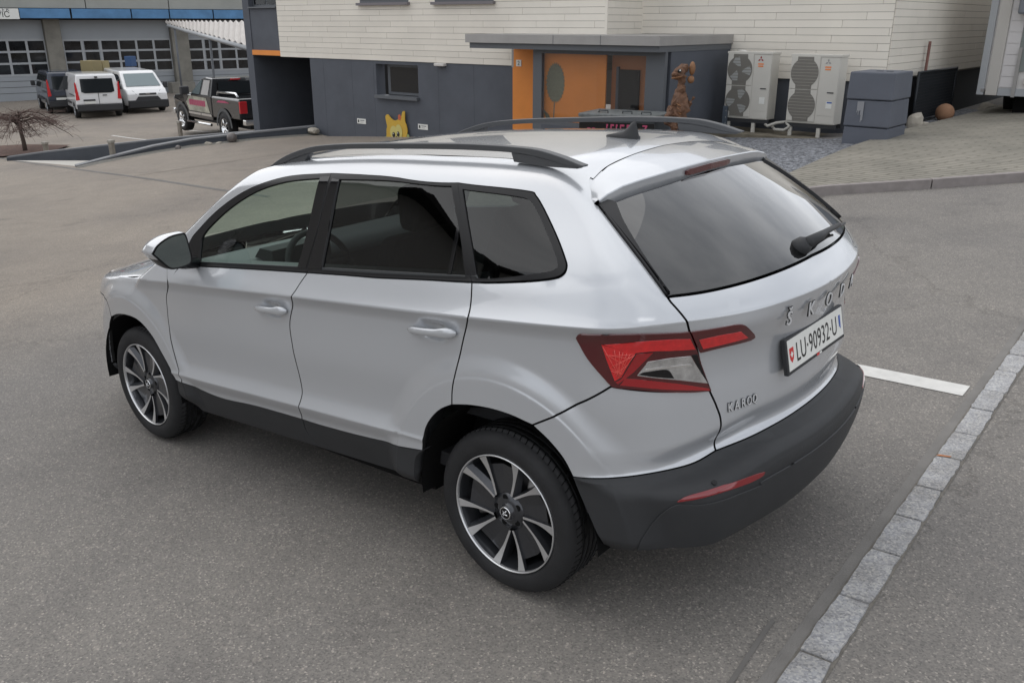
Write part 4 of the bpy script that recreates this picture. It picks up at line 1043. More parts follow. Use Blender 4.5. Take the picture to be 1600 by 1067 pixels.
def sheet(name, poly, m, h=.004, step=.6, kind='structure'):
    """a thin sheet lying on the ground"""
    P = resample(np.array(poly, float), step); n = len(P)
    lo, hi = P.min(0), P.max(0); A, B = np.meshgrid(np.arange(lo[0], hi[0], step), np.arange(lo[1], hi[1], step))
    Q = np.stack([A.ravel(), B.ravel()], 1); Q = Q[in_poly(Q, P)] if len(Q) else Q.reshape(0, 2)
    v_, e_, f_, *_ = geometry.delaunay_2d_cdt([Vector(p) for p in np.concatenate([P, Q])], [(i, (i + 1) % n) for i in range(n)], [], 0, 1e-5)
    v_ = np.array([tuple(v) for v in v_]); t_ = np.array([f for f in f_ if len(f) == 3]); t_ = t_[in_poly(v_[t_].mean(1), P)]
    a, b, c = v_[t_[:, 0]], v_[t_[:, 1]], v_[t_[:, 2]]; fl = np.cross(b - a, c - a) < 0; t_[fl] = t_[fl][:, ::-1]
    o = mesh_obj(name, np.column_stack([v_, ground_z(v_[:, 0], v_[:, 1]) + h]), t_, m, smooth=True)
    return tag(o, kind=kind)
def ribbon(name, pts, w_, m, h=.004):
    pts = [np.array(p[:2], float) for p in pts]; L_, R2 = [], []
    for i, p in enumerate(pts):
        t = pts[min(i + 1, len(pts) - 1)] - pts[max(i - 1, 0)]; t /= np.hypot(*t); nrm = np.array([-t[1], t[0]]) * w_ / 2
        L_.append(p + nrm); R2.append(p - nrm)
    return sheet(name, L_ + R2[::-1], m, h, .4)
M_line = mat('road paint', (.62, .61, .58), rough=.6, noise=(9, .14), bump=(120, .2))
M_tar = mat('tar joint', (.125, .118, .11), rough=.75, noise=(3, .3))
M_patch = mat('fresh asphalt strip', (.182, .172, .160), rough=.8, noise=(5, .2), bump=(150, .4))
def carw(p): return (np.array(TILT) @ np.array([p[0], p[1], 0]))[:2]
sheet('parking_line', [carw(p) for p in [(0.2562, 2.2887), (0.8664, 2.2499), (0.8695, 2.0746)]] + [carw(p) for p in [(0.2703, 2.1148)]] + [carw((0.2703 - 1.0, 2.1148 + .02)), carw((0.2562 - 1.0, 2.2887 + .02))], M_line)
ribbon('tar_joint', [(-27.2696, 7.6588, -1.8034), (-22.8597, 6.9453, -1.4871), (-19.6809, 6.51, -1.2511), (-15.2293, 6.0301, -0.9541), (-12.0332, 5.6091, -0.748), (-10.4472, 5.4299, -0.6452)], .10, M_tar)
ribbon('parking_line', [(-29.9559, 15.2483, -1.8194), (-27.1388, 15.171, -1.7118)], .10, M_line); ribbon('parking_line', [(-30.4854, 12.7813, -1.8512), (-27.5075, 12.5292, -1.7525)], .09, M_line)
ribbon('tar_joint', [(-41.6666, 14.9195, -2.1436), (-40.6431, 15.9212, -2.1261), (-40.1856, 16.905, -2.1139), (-40.0668, 18.4103, -2.1008)], .12, M_tar)
pk = [carw((1.005 - .0305 * y, y)) for y in np.linspace(-1.6, 4, 8)]; pk2 = [carw((.955 - .0305 * y, y)) for y in np.linspace(-1.6, 4, 8)]
sheet('asphalt_strip', pk + pk2[::-1], M_patch, .002)
ribbon('tar_joint', [carw(p) for p in [(0.9138, -0.8496), (0.9001, -0.6831), (0.8861, -0.5134), (0.884, -0.4561)]], .018, M_tar)

# kerb stones flush with the asphalt
def granite():
    m = mat('granite', (.30, .30, .30), rough=.75); t = m.node_tree; b = t.nodes['Principled BSDF']; c = nd(t, 'ShaderNodeTexCoord')
    oi = nd(t, 'ShaderNodeObjectInfo')
    v = nd(t, 'ShaderNodeTexVoronoi'); v.inputs['Scale'].default_value = 130; n = nd(t, 'ShaderNodeTexNoise'); n.inputs['Scale'].default_value = 7; n.inputs['Detail'].default_value = 6
    t.links.new(c.outputs['Object'], v.inputs['Vector']); t.links.new(c.outputs['Object'], n.inputs['Vector'])
    s_ = nd(t, 'ShaderNodeSeparateColor'); t.links.new(v.outputs['Color'], s_.inputs[0])
    r = nd(t, 'ShaderNodeValToRGB'); e = r.color_ramp.elements
    for p, cc in ((.5, (.335, .338, .35)), (.85, (.40, .395, .385))): k = e.new(p); k.color = (*cc, 1)
    e[0].color = (.22, .22, .23, 1); e[-1].color = (.48, .47, .455, 1); t.links.new(s_.outputs[0], r.inputs['Fac'])
    r2 = nd(t, 'ShaderNodeValToRGB'); r2.color_ramp.elements[0].position = .3; r2.color_ramp.elements[0].color = (.74, .72, .69, 1); r2.color_ramp.elements[1].position = .65; r2.color_ramp.elements[1].color = (1.08, 1.08, 1.08, 1)
    t.links.new(n.outputs['Fac'], r2.inputs['Fac'])
    x = nd(t, 'ShaderNodeMix', data_type='RGBA', blend_type='MULTIPLY'); x.inputs['Factor'].default_value = 1
    t.links.new(r.outputs[0], x.inputs['A']); t.links.new(r2.outputs[0], x.inputs['B'])
    hv = nd(t, 'ShaderNodeHueSaturation'); mr = nd(t, 'ShaderNodeMapRange'); mr.inputs['To Min'].default_value = .92; mr.inputs['To Max'].default_value = 1.07
    t.links.new(oi.outputs['Random'], mr.inputs['Value']); t.links.new(mr.outputs[0], hv.inputs['Value']); t.links.new(x.outputs['Result'], hv.inputs['Color'])
    t.links.new(hv.outputs[0], b.inputs['Base Color'])
    bp = nd(t, 'ShaderNodeBump'); bp.inputs['Strength'].default_value = .5; bp.inputs['Distance'].default_value = .004
    n3 = nd(t, 'ShaderNodeTexNoise'); n3.inputs['Scale'].default_value = 60; n3.inputs['Detail'].default_value = 5; t.links.new(c.outputs['Object'], n3.inputs['Vector'])
    t.links.new(n3.outputs['Fac'], bp.inputs['Height']); t.links.new(bp.outputs[0], b.inputs['Normal'])
    return m
M_gran = granite(); M_mort = mat('mortar', (.15, .138, .12), rough=.9, noise=(30, .3))
KJ = [-1.75, -1.33, -.95, -.562, -.177, .203, .526, .842, 1.209, 1.537, 1.907, 2.213, 2.595, 2.932, 3.25, 3.60, 3.95, 4.3, 4.66, 5.0, 5.4, 5.75, 6.1, 6.5, 6.9, 7.3]
def kx(y, r): return (1.122 if r else 1.008) - .0302 * y
A_ = [carw((kx(y, 0) - .008, y)) for y in (-1.75, 2, 7.3)]; B_ = [carw((kx(y, 1) + .008, y)) for y in (-1.75, 2, 7.3)]
kerb = sheet('kerb', A_ + B_[::-1], M_mort, .003)
for y0, y1 in zip(KJ, KJ[1:]):
    g = .0055; n = 9; L_ = []; R2 = []
    for k in range(n + 1):
        y = y0 + g + (y1 - y0 - 2 * g) * k / n
        L_.append((kx(y, 0) + rng.normal(0, .0022) - (.0 if 0 < k < n else -.004), y)); R2.append((kx(y, 1) + rng.normal(0, .0022) + (.0 if 0 < k < n else -.004), y + .012 * 0))
    P = np.array([carw(p) for p in L_ + R2[::-1]]); c = P.mean(0); zt = ground_z(P[:, 0], P[:, 1]); m_ = len(P); hh = .009 + rng.random() * .004
    top = np.column_stack([c + (P - c) * [.985, .985], zt + hh]); mid = np.column_stack([P, zt + hh - .005]); bot = np.column_stack([P, zt - .05])
    F = [tuple(range(m_))] + [(i + a, (i + 1) % m_ + a, (i + 1) % m_ + a + m_, i + a + m_) for a in (0, m_) for i in range(m_)]
    me = D.meshes.new('kerb_stone'); me.from_pydata([tuple(v) for v in np.concatenate([top, mid, bot])], [], F)
    bm_ = bmesh.new(); bm_.from_mesh(me); bmesh.ops.recalc_face_normals(bm_, faces=bm_.faces); bm_.to_mesh(me); bm_.free()
    link_mesh('kerb_stone', me, M_gran, kerb)
o = sheet('paint_mark', [carw(p) for p in ((.972 - .0 , 1.19), (1.03, 1.205), (1.035, 1.22), (.98, 1.212))], mat('rust orange mark', (.42, .17, .07), rough=.8), .0145)

# paved yard with its kerb on the right
def paving():
    m = mat('grass-jointed pavers', (.25, .225, .17), rough=.85); t = m.node_tree; b = t.nodes['Principled BSDF']; c = nd(t, 'ShaderNodeTexCoord')
    mp = nd(t, 'ShaderNodeMapping'); mp.inputs['Rotation'].default_value = (0, 0, .38); t.links.new(c.outputs['Object'], mp.inputs['Vector'])
    br = nd(t, 'ShaderNodeTexBrick'); br.inputs['Scale'].default_value = 1; br.inputs['Brick Width'].default_value = .6; br.inputs['Row Height'].default_value = .11
    br.inputs['Mortar Size'].default_value = .016; br.inputs['Mortar Smooth'].default_value = .4; br.inputs['Bias'].default_value = 0
    br.inputs['Color1'].default_value = (.262, .247, .212, 1); br.inputs['Color2'].default_value = (.24, .226, .194, 1); br.inputs['Mortar'].default_value = (.15, .14, .112, 1)
    n = nd(t, 'ShaderNodeTexNoise'); n.inputs['Scale'].default_value = 1.3; n.inputs['Detail'].default_value = 6; t.links.new(c.outputs['Object'], n.inputs['Vector'])
    r = nd(t, 'ShaderNodeValToRGB'); r.color_ramp.elements[0].position = .3; r.color_ramp.elements[0].color = (.78, .78, .76, 1); r.color_ramp.elements[1].position = .7; r.color_ramp.elements[1].color = (1.14, 1.12, 1.1, 1)
    x = nd(t, 'ShaderNodeMix', data_type='RGBA', blend_type='MULTIPLY'); x.inputs['Factor'].default_value = 1
    t.links.new(mp.outputs[0], br.inputs['Vector']); t.links.new(n.outputs['Fac'], r.inputs['Fac']); t.links.new(br.outputs['Color'], x.inputs['A']); t.links.new(r.outputs[0], x.inputs['B']); t.links.new(x.outputs['Result'], b.inputs['Base Color'])
    bp = nd(t, 'ShaderNodeBump'); bp.inputs['Strength'].default_value = .8; bp.inputs['Distance'].default_value = .02; bp.invert = True; t.links.new(br.outputs['Fac'], bp.inputs['Height']); t.links.new(bp.outputs[0], b.inputs['Normal'])
    return m
M_pav = paving(); M_conc = mat('weathered concrete', (.27, .255, .23), rough=.85, noise=(2.5, .25), bump=(60, .3))
yard = [(-2.5773, 7.3593), (-2.1503, 7.796), (-1.1453, 8.4492), (-0.2485, 9.1319), (3.0, 10.5), (9.0, 12.0), (9, 30), (-2.4, 30), (-2.7925, 18.3249), (-3.0869, 13.9225), (-3.0658, 11.169), (-2.9412, 8.172)]
sheet('paved_yard', yard, M_pav, .10, .5)
edge = yard[:6]
mb = MB()
for a, b in zip(edge, edge[1:]):
    a = np.array(a); b = np.array(b); t = (b - a) / np.hypot(*(b - a)); nrm = np.array([t[1], -t[0]])
    k = max(1, int(np.hypot(*(b - a)) / 1.0))
    for i in range(k):
        p, q = a + (b - a) * i / k + t * .004, a + (b - a) * (i + 1) / k - t * .004
        pts = [p, q, q + nrm * .10, p + nrm * .10]
        vs = [mb.bm.verts.new((*u, gzf(*u) - .1)) for u in pts] + [mb.bm.verts.new((*u, gzf(*u) + .112)) for u in pts]
        for f in ((0, 1, 2, 3), (4, 5, 6, 7), (0, 1, 5, 4), (1, 2, 6, 5), (2, 3, 7, 6), (3, 0, 4, 7)): mb.bm.faces.new([vs[j] for j in f])
tag(mb.build('yard_kerb', mat('red-grey kerb', (.25, .225, .215), rough=.8, noise=(6, .2))), kind='structure')
def gravel_mat():
    m = mat('grey gravel', (.2, .21, .22), rough=.9); t = m.node_tree; b = t.nodes['Principled BSDF']; c = nd(t, 'ShaderNodeTexCoord')
    v = nd(t, 'ShaderNodeTexVoronoi'); v.inputs['Scale'].default_value = 26; t.links.new(c.outputs['Object'], v.inputs['Vector'])
    s_ = nd(t, 'ShaderNodeSeparateColor'); t.links.new(v.outputs['Color'], s_.inputs[0]); r = nd(t, 'ShaderNodeValToRGB')
    r.color_ramp.elements[0].color = (.06, .064, .072, 1); r.color_ramp.elements[1].color = (.30, .31, .335, 1); t.links.new(s_.outputs[0], r.inputs['Fac']); t.links.new(r.outputs[0], b.inputs['Base Color'])
    bp = nd(t, 'ShaderNodeBump'); bp.inputs['Distance'].default_value = .03; t.links.new(v.outputs['Distance'], bp.inputs['Height']); bp.invert = True; t.links.new(bp.outputs[0], b.inputs['Normal'])
    return m
M_grav = gravel_mat()
sheet('gravel_bed', [(-2.9594, 8.2127), (-3.0928, 11.2434), (-3.1236, 14.0432), (-2.8723, 18.6725), (-3.5, 19.5), (-3.45, 14.2), (-4.0, 12.75), (-7.0, 12.9), (-7.2, 11.6), (-5.6, 9.0)], M_grav, .03, .4)

# ---------------------------------------------------------------- the cream and grey building
YA, YB, YC, XC, XS, XR = 14.0, 12.67, 11.15, -6.64, -8.80, -3.60
M_cream = mat('cream fibre-cement plank', (.75, .705, .625), rough=.6, noise=(1.2, .05))
t_ = M_cream.node_tree; oi = nd(t_, 'ShaderNodeObjectInfo'); hv = nd(t_, 'ShaderNodeHueSaturation'); mr = nd(t_, 'ShaderNodeMapRange'); mr.inputs['To Min'].default_value = .955; mr.inputs['To Max'].default_value = 1.03
t_.links.new(oi.outputs['Random'], mr.inputs['Value']); t_.links.new(mr.outputs[0], hv.inputs['Value'])
b_ = t_.nodes['Principled BSDF']; src = b_.inputs['Base Color'].links[0].from_socket; t_.links.new(src, hv.inputs['Color']); t_.links.new(hv.outputs[0], b_.inputs['Base Color'])
M_slate = mat('slate grey render', (.082, .090, .108), rough=.75, noise=(1.5, .14), bump=(35, .15))
M_join = mat('dark backing', (.20, .19, .17), rough=.9)
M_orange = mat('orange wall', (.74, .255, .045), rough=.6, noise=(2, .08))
M_zinc = mat('zinc sheet', (.34, .33, .32), rough=.5, metal=.3, noise=(1.5, .12))
M_frame = mat('grey aluminium', (.10, .108, .12), rough=.45)
M_pane = glass_mat('house glass', (.42, .44, .44), 1.3)
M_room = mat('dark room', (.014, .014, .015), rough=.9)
hs = empty('apartment_building', (-12, YB, gzf(-12, YB)), 0, 'building clad in cream planks over a slate grey ground floor with an orange entrance', 'building')
bpy.context.view_layer.update()
def HP(o):
    o.parent = hs; o.matrix_parent_inverse = Matrix.Translation(-Vector(hs.location)); return o
def hbox(name, a, b, m, par=None, bevel=0.0):
    o = box_part(name, a, b, m, None, bevel)
    return HP(o) if par is None else under(o, par)
def under(o, par):
    o.parent = par; return o
ZB, ZA, ZTOP = 1.14, 1.02, 7.5
WX0, WX1, WZ0, WZ1 = -15.80, -14.28, .27, 1.06
# slate ground floor of the left wing, with the window opening and the passage left open
hbox('ground_floor_wall', (-18.45, YB, -2.6), (WX0, YB + .3, ZB), M_slate); hbox('ground_floor_wall', (WX1, YB, -2.6), (-11.23, YB + .3, ZB), M_slate)
hbox('ground_floor_wall', (WX0, YB, -2.6), (WX1, YB + .3, WZ0), M_slate); hbox('ground_floor_wall', (WX0, YB, WZ1), (WX1, YB + .3, ZB), M_slate)
w_ = hbox('window', (WX0 + .22, YB + .20, WZ0 + .05), (WX1 - .02, YB + .26, WZ1 - .01), M_frame)
hbox('window_pane', (WX0 + .33, YB + .185, WZ0 + .12), (WX1 - .06, YB + .198, WZ1 - .07), mat('dark glossy pane', (.012, .013, .014), rough=.03), w_)
hbox('window_sill', (WX0 + .0, YB - .10, WZ0 - .04), (WX1 + .03, YB + .2, WZ0 + .035), M_frame, w_)
for x in (-17.9, -16.75, -15.9, -13.6, -12.45): hbox('wall_joint', (x, YB - .0015, -2.0), (x + .010, YB + .01, ZB - .003), mat('slate wall joint', (.064, .071, .086), rough=.8) if x < -17 else D.materials['slate wall joint'])
# passage: piers, soffit bar, dark inside
hbox('corner_pier', (-21.35, YB, -3.2), (-21.05, YB + 4, 8), M_slate)
hbox('upper_wall', (-21.05, YB + .02, 1.30), (-19.72, YB + .3, 2.42), M_slate)
hbox('upper_wall', (-21.05, YB + .02, 3.2), (-19.72, YB + .3, 8), M_slate)
w_ = hbox('window', (-21.02, YB + .14, 2.46), (-19.76, YB + .2, 3.2), M_frame); hbox('window_pane', (-20.95, YB + .125, 2.52), (-20.42, YB + .138, 3.15), M_pane, w_); hbox('window_pane', (-20.36, YB + .125, 2.52), (-19.82, YB + .138, 3.15), M_pane, w_)
hbox('window_sill', (-21.04, YB - .05, 2.42), (-19.74, YB + .13, 2.455), M_frame, w_)
hbox('lintel', (-21.05, YB - .02, 1.165), (-19.72, YB + .28, 1.30), M_orange)
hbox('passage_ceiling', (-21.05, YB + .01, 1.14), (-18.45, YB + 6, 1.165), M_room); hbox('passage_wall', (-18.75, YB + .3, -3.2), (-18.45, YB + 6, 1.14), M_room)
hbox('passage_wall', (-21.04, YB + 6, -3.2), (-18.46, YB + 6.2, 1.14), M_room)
# cream planks, one by one
RH = .1335
n_plank = 0
def planks(name_par, axis, c, u0, u1, z0, z1, length, normal, openings=(), par=None):
    """rows of planks on a wall plane; axis 'x' runs along x at y=c, 'y' runs along y at x=c"""
    global n_plank
    r = 0; z = z0
    while z < z1 - .02:
        zz = min(z + RH, z1); st = [0, .5, .25, .75, .1, .6][r % 6] * length
        u = u0 - st
        while u < u1:
            a, b = max(u, u0), min(u + length, u1); u += length
            segs = [(a, b)]
            for (o0, o1, p0, p1) in openings:
                if z < p1 - .01 and zz > p0 + .01:
                    segs = [s2 for s in segs for s2 in ((s[0], min(s[1], o0)), (max(s[0], o1), s[1])) if s2[1] - s2[0] > .02]
            for a2, b2 in segs:
                if b2 - a2 < .02: continue
                g = .003; th = .020 + rng.random() * .003
                if axis == 'x': lo, hi = (a2 + g, c - th, z + g), (b2 - g, c, zz - g)
                else: lo, hi = (c, a2 + g, z + g), (c + th, b2 - g, zz - g)
                hbox('plank', lo, hi, M_cream); n_plank += 1
        z += RH; r += 1
PT = 2.72
up_win = [(-16.25, -14.50, 2.50, 4.1), (-13.62, -11.80, 2.49, 4.1)]
hbox('upper_storey', (-19.72, YB + .002, ZB), (XS, YB + .3, ZTOP), M_join)
planks('left', 'x', YB, -19.72, XS, ZB, PT, 1.52, -1, up_win)
hbox('upper_storey', (XS + .001, YB + .3, .9), (XS + .002 + .0, YB + .31, 1.0), M_join)
hbox('side_wall', (XS - .3, YB + .301, ZA - .6), (XS, YA + .3, ZTOP), M_join)
planks('return', 'y', XS, YB + .0, YA, ZA + .1, PT, 1.0, 1)
hbox('upper_storey', (XS + .001, YA + .002, ZA), (XR - .002, YA + .3, ZTOP), M_join)
planks('right', 'x', YA, XS, XR, ZA, PT, 1.72, -1)
hbox('side_wall', (XR - .3, YA + .301, ZA + .02), (XR - .002, 27, ZTOP), M_join)
planks('gable', 'y', XR, YA, 26.8, ZA + .05, PT, 2.6, 1)
# above the frame the same cladding goes on as plain courses (seen only in reflections)
def courses(a, b, m=M_cream):
    return hbox('cladding_courses', a, b, m)
courses((-19.72, YB - .022, 4.1), (XS, YB - .001, ZTOP)); courses((XS, YA - .022, PT), (XR, YA - .001, ZTOP)); courses((XR, YA, PT), (XR + .022, 26.8, ZTOP))
for a, b in ((-19.72, -16.25), (-14.50, -13.62), (-11.80, XS)): courses((a, YB - .022, PT), (b, YB - .001, 4.1))
for o0, o1, p0, p1 in up_win:
    w_ = hbox('window', (o0, YB - .02, p0), (o1, YB + .05, p1), M_frame)
    mx = (o0 + o1) / 2
    hbox('window_pane', (o0 + .06, YB - .035, p0 + .07), (mx - .03, YB - .021, p1 - .06), M_pane, w_); hbox('window_pane', (mx + .03, YB - .035, p0 + .07), (o1 - .06, YB - .021, p1 - .06), M_pane, w_)
    hbox('window_sill', (o0 - .05, YB - .12, p0 - .06), (o1 + .05, YB - .021, p0 + .0), mat('mauve grey sill', (.17, .155, .165), rough=.5), w_)
for x0 in (-8.0, -6.1):
    w_ = hbox('window', (x0, YA - .05, 3.3), (x0 + 1.3, YA - .02, 4.7), M_frame); hbox('window_pane', (x0 + .06, YA - .062, 3.36), (x0 + 1.24, YA - .051, 4.64), M_pane, w_)
hbox('plinth_wall', (XS, YA + .03, -1), (XR - .03, YA + .3, ZA), M_slate); hbox('plinth_wall', (XR - .33, YA + .301, -1), (XR - .03, 27, ZA + .02), mat('black plinth', (.022, .024, .028), rough=.8))
hbox('security_lamp', (-13.62, YB - .12, 1.07), (-13.30, YB + .0, 1.135), mat('white lamp housing', (.6, .58, .55), rough=.5), None, .015)
hbox('corner_strip', (XS - .03, YB - .028, ZB), (XS + .028, YB + .0, PT), M_cream); hbox('corner_strip', (-11.26, YB - .05, ZB - .03), (-11.20, YB - .0245, 1.62), M_zinc)
# entrance block under a flat canopy
hbox('canopy', (-11.29, YC, 1.655), (XC, YA - .03, 1.82), M_zinc); hbox('canopy_fascia', (-11.22, YC + .06, 1.545), (XC - .03, YA - .03, 1.655), M_frame)
for x in (-9.0, -7.9): hbox('canopy_seam', (x, YC - .004, 1.657), (x + .008, YC, 1.822), M_frame)
hbox('entrance_side_wall', (XC - .25, YC + .5, -1.2), (XC - .04, YA - .03, 1.545), M_slate)
hbox('orange_panel', (-11.23, YB - .05, -1.5), (-9.7, YB - .02, 1.545), M_orange)
YG = YC + .30
def opb(name, x0, x1, z0, z1, m=M_frame, y0=YG, y1=YG + .09): return hbox(name, (x0, y0, z0), (x1, y1, z1), m)
sw = opb('shop_window', -9.72, -9.50, -1.2, 1.545); opb('window_frame', -7.08, XC - .04, -1.2, 1.545); opb('window_frame', -9.50, -7.08, 1.47, 1.545); opb('window_frame', -9.50, -7.08, .10, .17)
opb('window_frame', -9.50, -7.08, -1.2, .10, M_slate)
pn = hbox('window_pane', (-9.50, YG + .03, .17), (-7.08, YG + .04, 1.47), glass_mat('shop glass', (.93, .93, .93), 1.3))
YI = 11.60
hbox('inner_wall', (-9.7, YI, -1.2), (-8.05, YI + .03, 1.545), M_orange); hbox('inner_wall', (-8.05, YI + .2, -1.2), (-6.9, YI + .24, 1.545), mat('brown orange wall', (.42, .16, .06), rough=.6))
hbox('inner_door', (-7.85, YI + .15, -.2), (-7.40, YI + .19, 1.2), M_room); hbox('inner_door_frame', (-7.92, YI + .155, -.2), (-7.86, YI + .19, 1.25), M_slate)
hbox('entrance_floor', (-11.2, YC + .3, -1.2), (XC - .05, YB, -.6), M_conc)
# sunflower painted on the orange wall, seen through the pane
def flat(name, pts, y, m, th=.004):
    mb = MB(); mb.prism([(p[0], p[2]) for p in pts], 'y', y - th, y); return HP(mb.build(name, m))
M_sun = mat('grey green paint', (.17, .18, .13), rough=.7, noise=(30, .3))
cx, cz = -9.2588, 0.9049
pet = []
for k in range(56):
    a = math.tau * k / 56; r = 1.0 if k % 2 else .88
    pet.append((cx + .24 * r * math.cos(a), 0, cz + .40 * r * math.sin(a)))
flat('painted_flower', pet, YI - .002, M_sun); flat('painted_stem', [(cx - .03, 0, cz - .38), (cx - .005, 0, cz - .38), (cx - .035, 0, cz - 1.0), (cx - .06, 0, cz - 1.0)], YI - .002, M_sun)
flat('painted_leaf', [(cx - .06, 0, cz - .88), (cx - .14, 0, cz - .82), (cx - .28, 0, cz - .60), (cx - .30, 0, cz - .52), (cx - .16, 0, cz - .62), (cx - .05, 0, cz - .80)], YI - .002, M_sun)
flat('painted_flower', [(cx + .05 + .22 * math.cos(a) * (1 if i % 2 else .9), 0, cz - 1.1 + .22 * math.sin(a)) for i, a in enumerate(np.linspace(0, math.tau, 25)[:-1])], YI - .002, M_sun)
# house number
nb = hbox('house_number', (-11.1216, YB - .062, 1.1355), (-10.9757, YB - .0505, 1.272), M_white)
me = text_mesh('2', .13, M_black, .001); me.transform(Matrix.Translation((-11.0485, YB - .064, 1.1605)) @ Matrix.Rotation(math.pi / 2, 4, 'X')); under(link_mesh('numeral', me), nb)
# ramp to the passage with its two parapets
M_par = mat('anthracite parapet', (.055, .062, .075), rough=.7, noise=(2, .15)); M_cope = mat('pale coping', (.17, .175, .185), rough=.6)
z0r, z1r = gzf(-20.25, 6.85), -2.9
mb = MB(); zl_ = gzf(-25.9, 7.45)
mb.face([(-25.9, 7.45, zl_), (-20.25, 6.85, z0r), (-19.62, 8.8, z0r - .12), (-24.3, 9.2, zl_ - .05)]); mb.face([(-24.3, 9.2, zl_ - .05), (-19.62, 8.8, z0r - .12), (-18.46, 12.66, z1r), (-21.04, 12.66, z1r)]); mb.face([(-21.04, 12.66, z1r), (-18.46, 12.66, z1r), (-18.46, 18.6, z1r), (-21.04, 18.6, z1r)])
tag(mb.build('ramp', mat('pale concrete ramp', (.46, .44, .40), rough=.85, noise=(1.2, .12))), kind='structure')
def parapet(label, a, b, tops, th):
    """a wall in the vertical plane from a to b; tops = (share along, z)"""
    a = np.array(a); b = np.array(b); t = (b - a) / np.hypot(*(b - a)); nrm = np.array([-t[1], t[0]]) * th
    r = empty('parapet_wall', (*a, gzf(*a)), 0, label, 'wall', 'parapets beside the ramp'); inv = Matrix.Translation(-Vector(r.location))
    for nm, m_, e0, e1, dz0, dz1 in (('wall_body', M_par, 0, 0, None, -.04), ('coping', M_cope, -.015, .015, -.038, 0)):
        mb = MB(); R2 = []
        for s_, z in tops:
            p = a + (b - a) * s_; q = p + nrm; d_ = nrm / th
            p = p + d_ * e0; q = q + d_ * e1
            zb = -3.4 if dz0 is None else z + dz0
            R2.append([mb.bm.verts.new(v) for v in ((*p, zb), (*p, z + dz1), (*q, z + dz1), (*q, zb))])
        for A, B in zip(R2, R2[1:]):
            for k in range(4): mb.bm.faces.new((A[k], A[(k + 1) % 4], B[(k + 1) % 4], B[k]))
        mb.bm.faces.new(R2[0]); mb.bm.faces.new(R2[-1])
        o = mb.build(nm, m_, r); o.matrix_parent_inverse = inv
    return r
def tops_of(a, b, zs):
    return zs
parapet('low anthracite parapet nearer the car park, with stones at its foot', (-20.25, 6.80), (-18.42, 12.66), [(-0.006, -1.247), (0.144, -1.069), (0.297, -0.899), (0.454, -0.787), (0.728, -0.713), (0.873, -0.683), (1.011, -0.655)], .22)
parapet('anthracite parapet on the far side of the ramp, behind the bare tree', (-25.95, 7.42), (-21.10, 12.66), [(0.001, -1.601), (0.142, -1.472), (0.344, -1.33), (0.6, -1.156), (0.806, -1.049), (0.978, -0.974)], -.2)
# verge that rises to the foot of the nearer parapet
va = np.array((-20.25, 6.80)); vb = np.array((-18.42, 12.66)); vt = (vb - va) / np.hypot(*(vb - va)); vn = np.array([vt[1], -vt[0]])
def verge(name, m, rows_):
    R2 = []
    for t, z in [(-0.006, -1.27), (0.069, -1.198), (0.142, -1.139), (0.294, -1.034), (0.45, -0.949), (0.624, -0.907), (0.726, -0.881), (0.87, -0.871), (1.011, -0.874)]:
        p = va + (vb - va) * t; R2.append([(*(p + vn * d_), (z + e_) * (1 - k_) + (gzf(*(p + vn * d_)) + .004) * k_) for d_, k_, e_ in rows_])
    V_ = [q for r in R2 for q in r]; n_ = len(rows_)
    return tag(mesh_obj(name, V_, [(i * n_ + j, (i + 1) * n_ + j, (i + 1) * n_ + j + 1, i * n_ + j + 1) for i in range(len(R2) - 1) for j in range(n_ - 1)], m, smooth=True), kind='structure')
verge('verge', M_asph, ((.01, 0, 0), (.5, .06, 0), (1.1, .26, 0), (1.9, .60, 0), (2.7, .88, 0), (3.4, .985, 0), (3.9, 1, -.003)))
verge('gravel_strip', mat('fine gravel strip', (.15, .145, .13), rough=.95, noise=(22, .5), bump=(60, .8)), ((.004, 0, .012), (.18, .03, .012), (.34, .07, .004)))
# small white signs screwed to the slate wall
for nm, px, lab in (('wall_sign', (-16.455, 12.62, -0.4048), 'small white sign on the slate wall left of the yellow owl'), ('wall_sign', (-14.1607, 12.62, -0.3918), 'small white sign on the slate wall right of the yellow owl')):
    s_ = box_part('wall_sign', (-.17, -.012, -.065), (.17, 0, .065), M_white); s_.location = (px[0], YB - .001, px[2]); tag(s_, lab, 'sign', 'small white signs on the slate wall')
    box_part('pictogram', (-.135, -.014, -.035), (-.085, -.0125, .035), M_black, s_); box_part('print_line', (-.05, -.014, .012), (.12, -.0125, .03), M_frame, s_); box_part('print_line', (-.05, -.014, -.03), (.08, -.0125, -.018), M_zinc, s_)

# ---------------------------------------------------------------- workshop hall at the far left
GU = Vector((0.216, 0.976, 0.0)); GN = Vector((0.976, -0.216, 0.0)); GO = Vector((-53.6881, 18.0175, -1.8822))
hall = empty('workshop_hall', (GO.x, GO.y, -2.3), math.atan2(GU.y, GU.x), 'long grey workshop hall with glazed roller doors under a blue fascia', 'building')
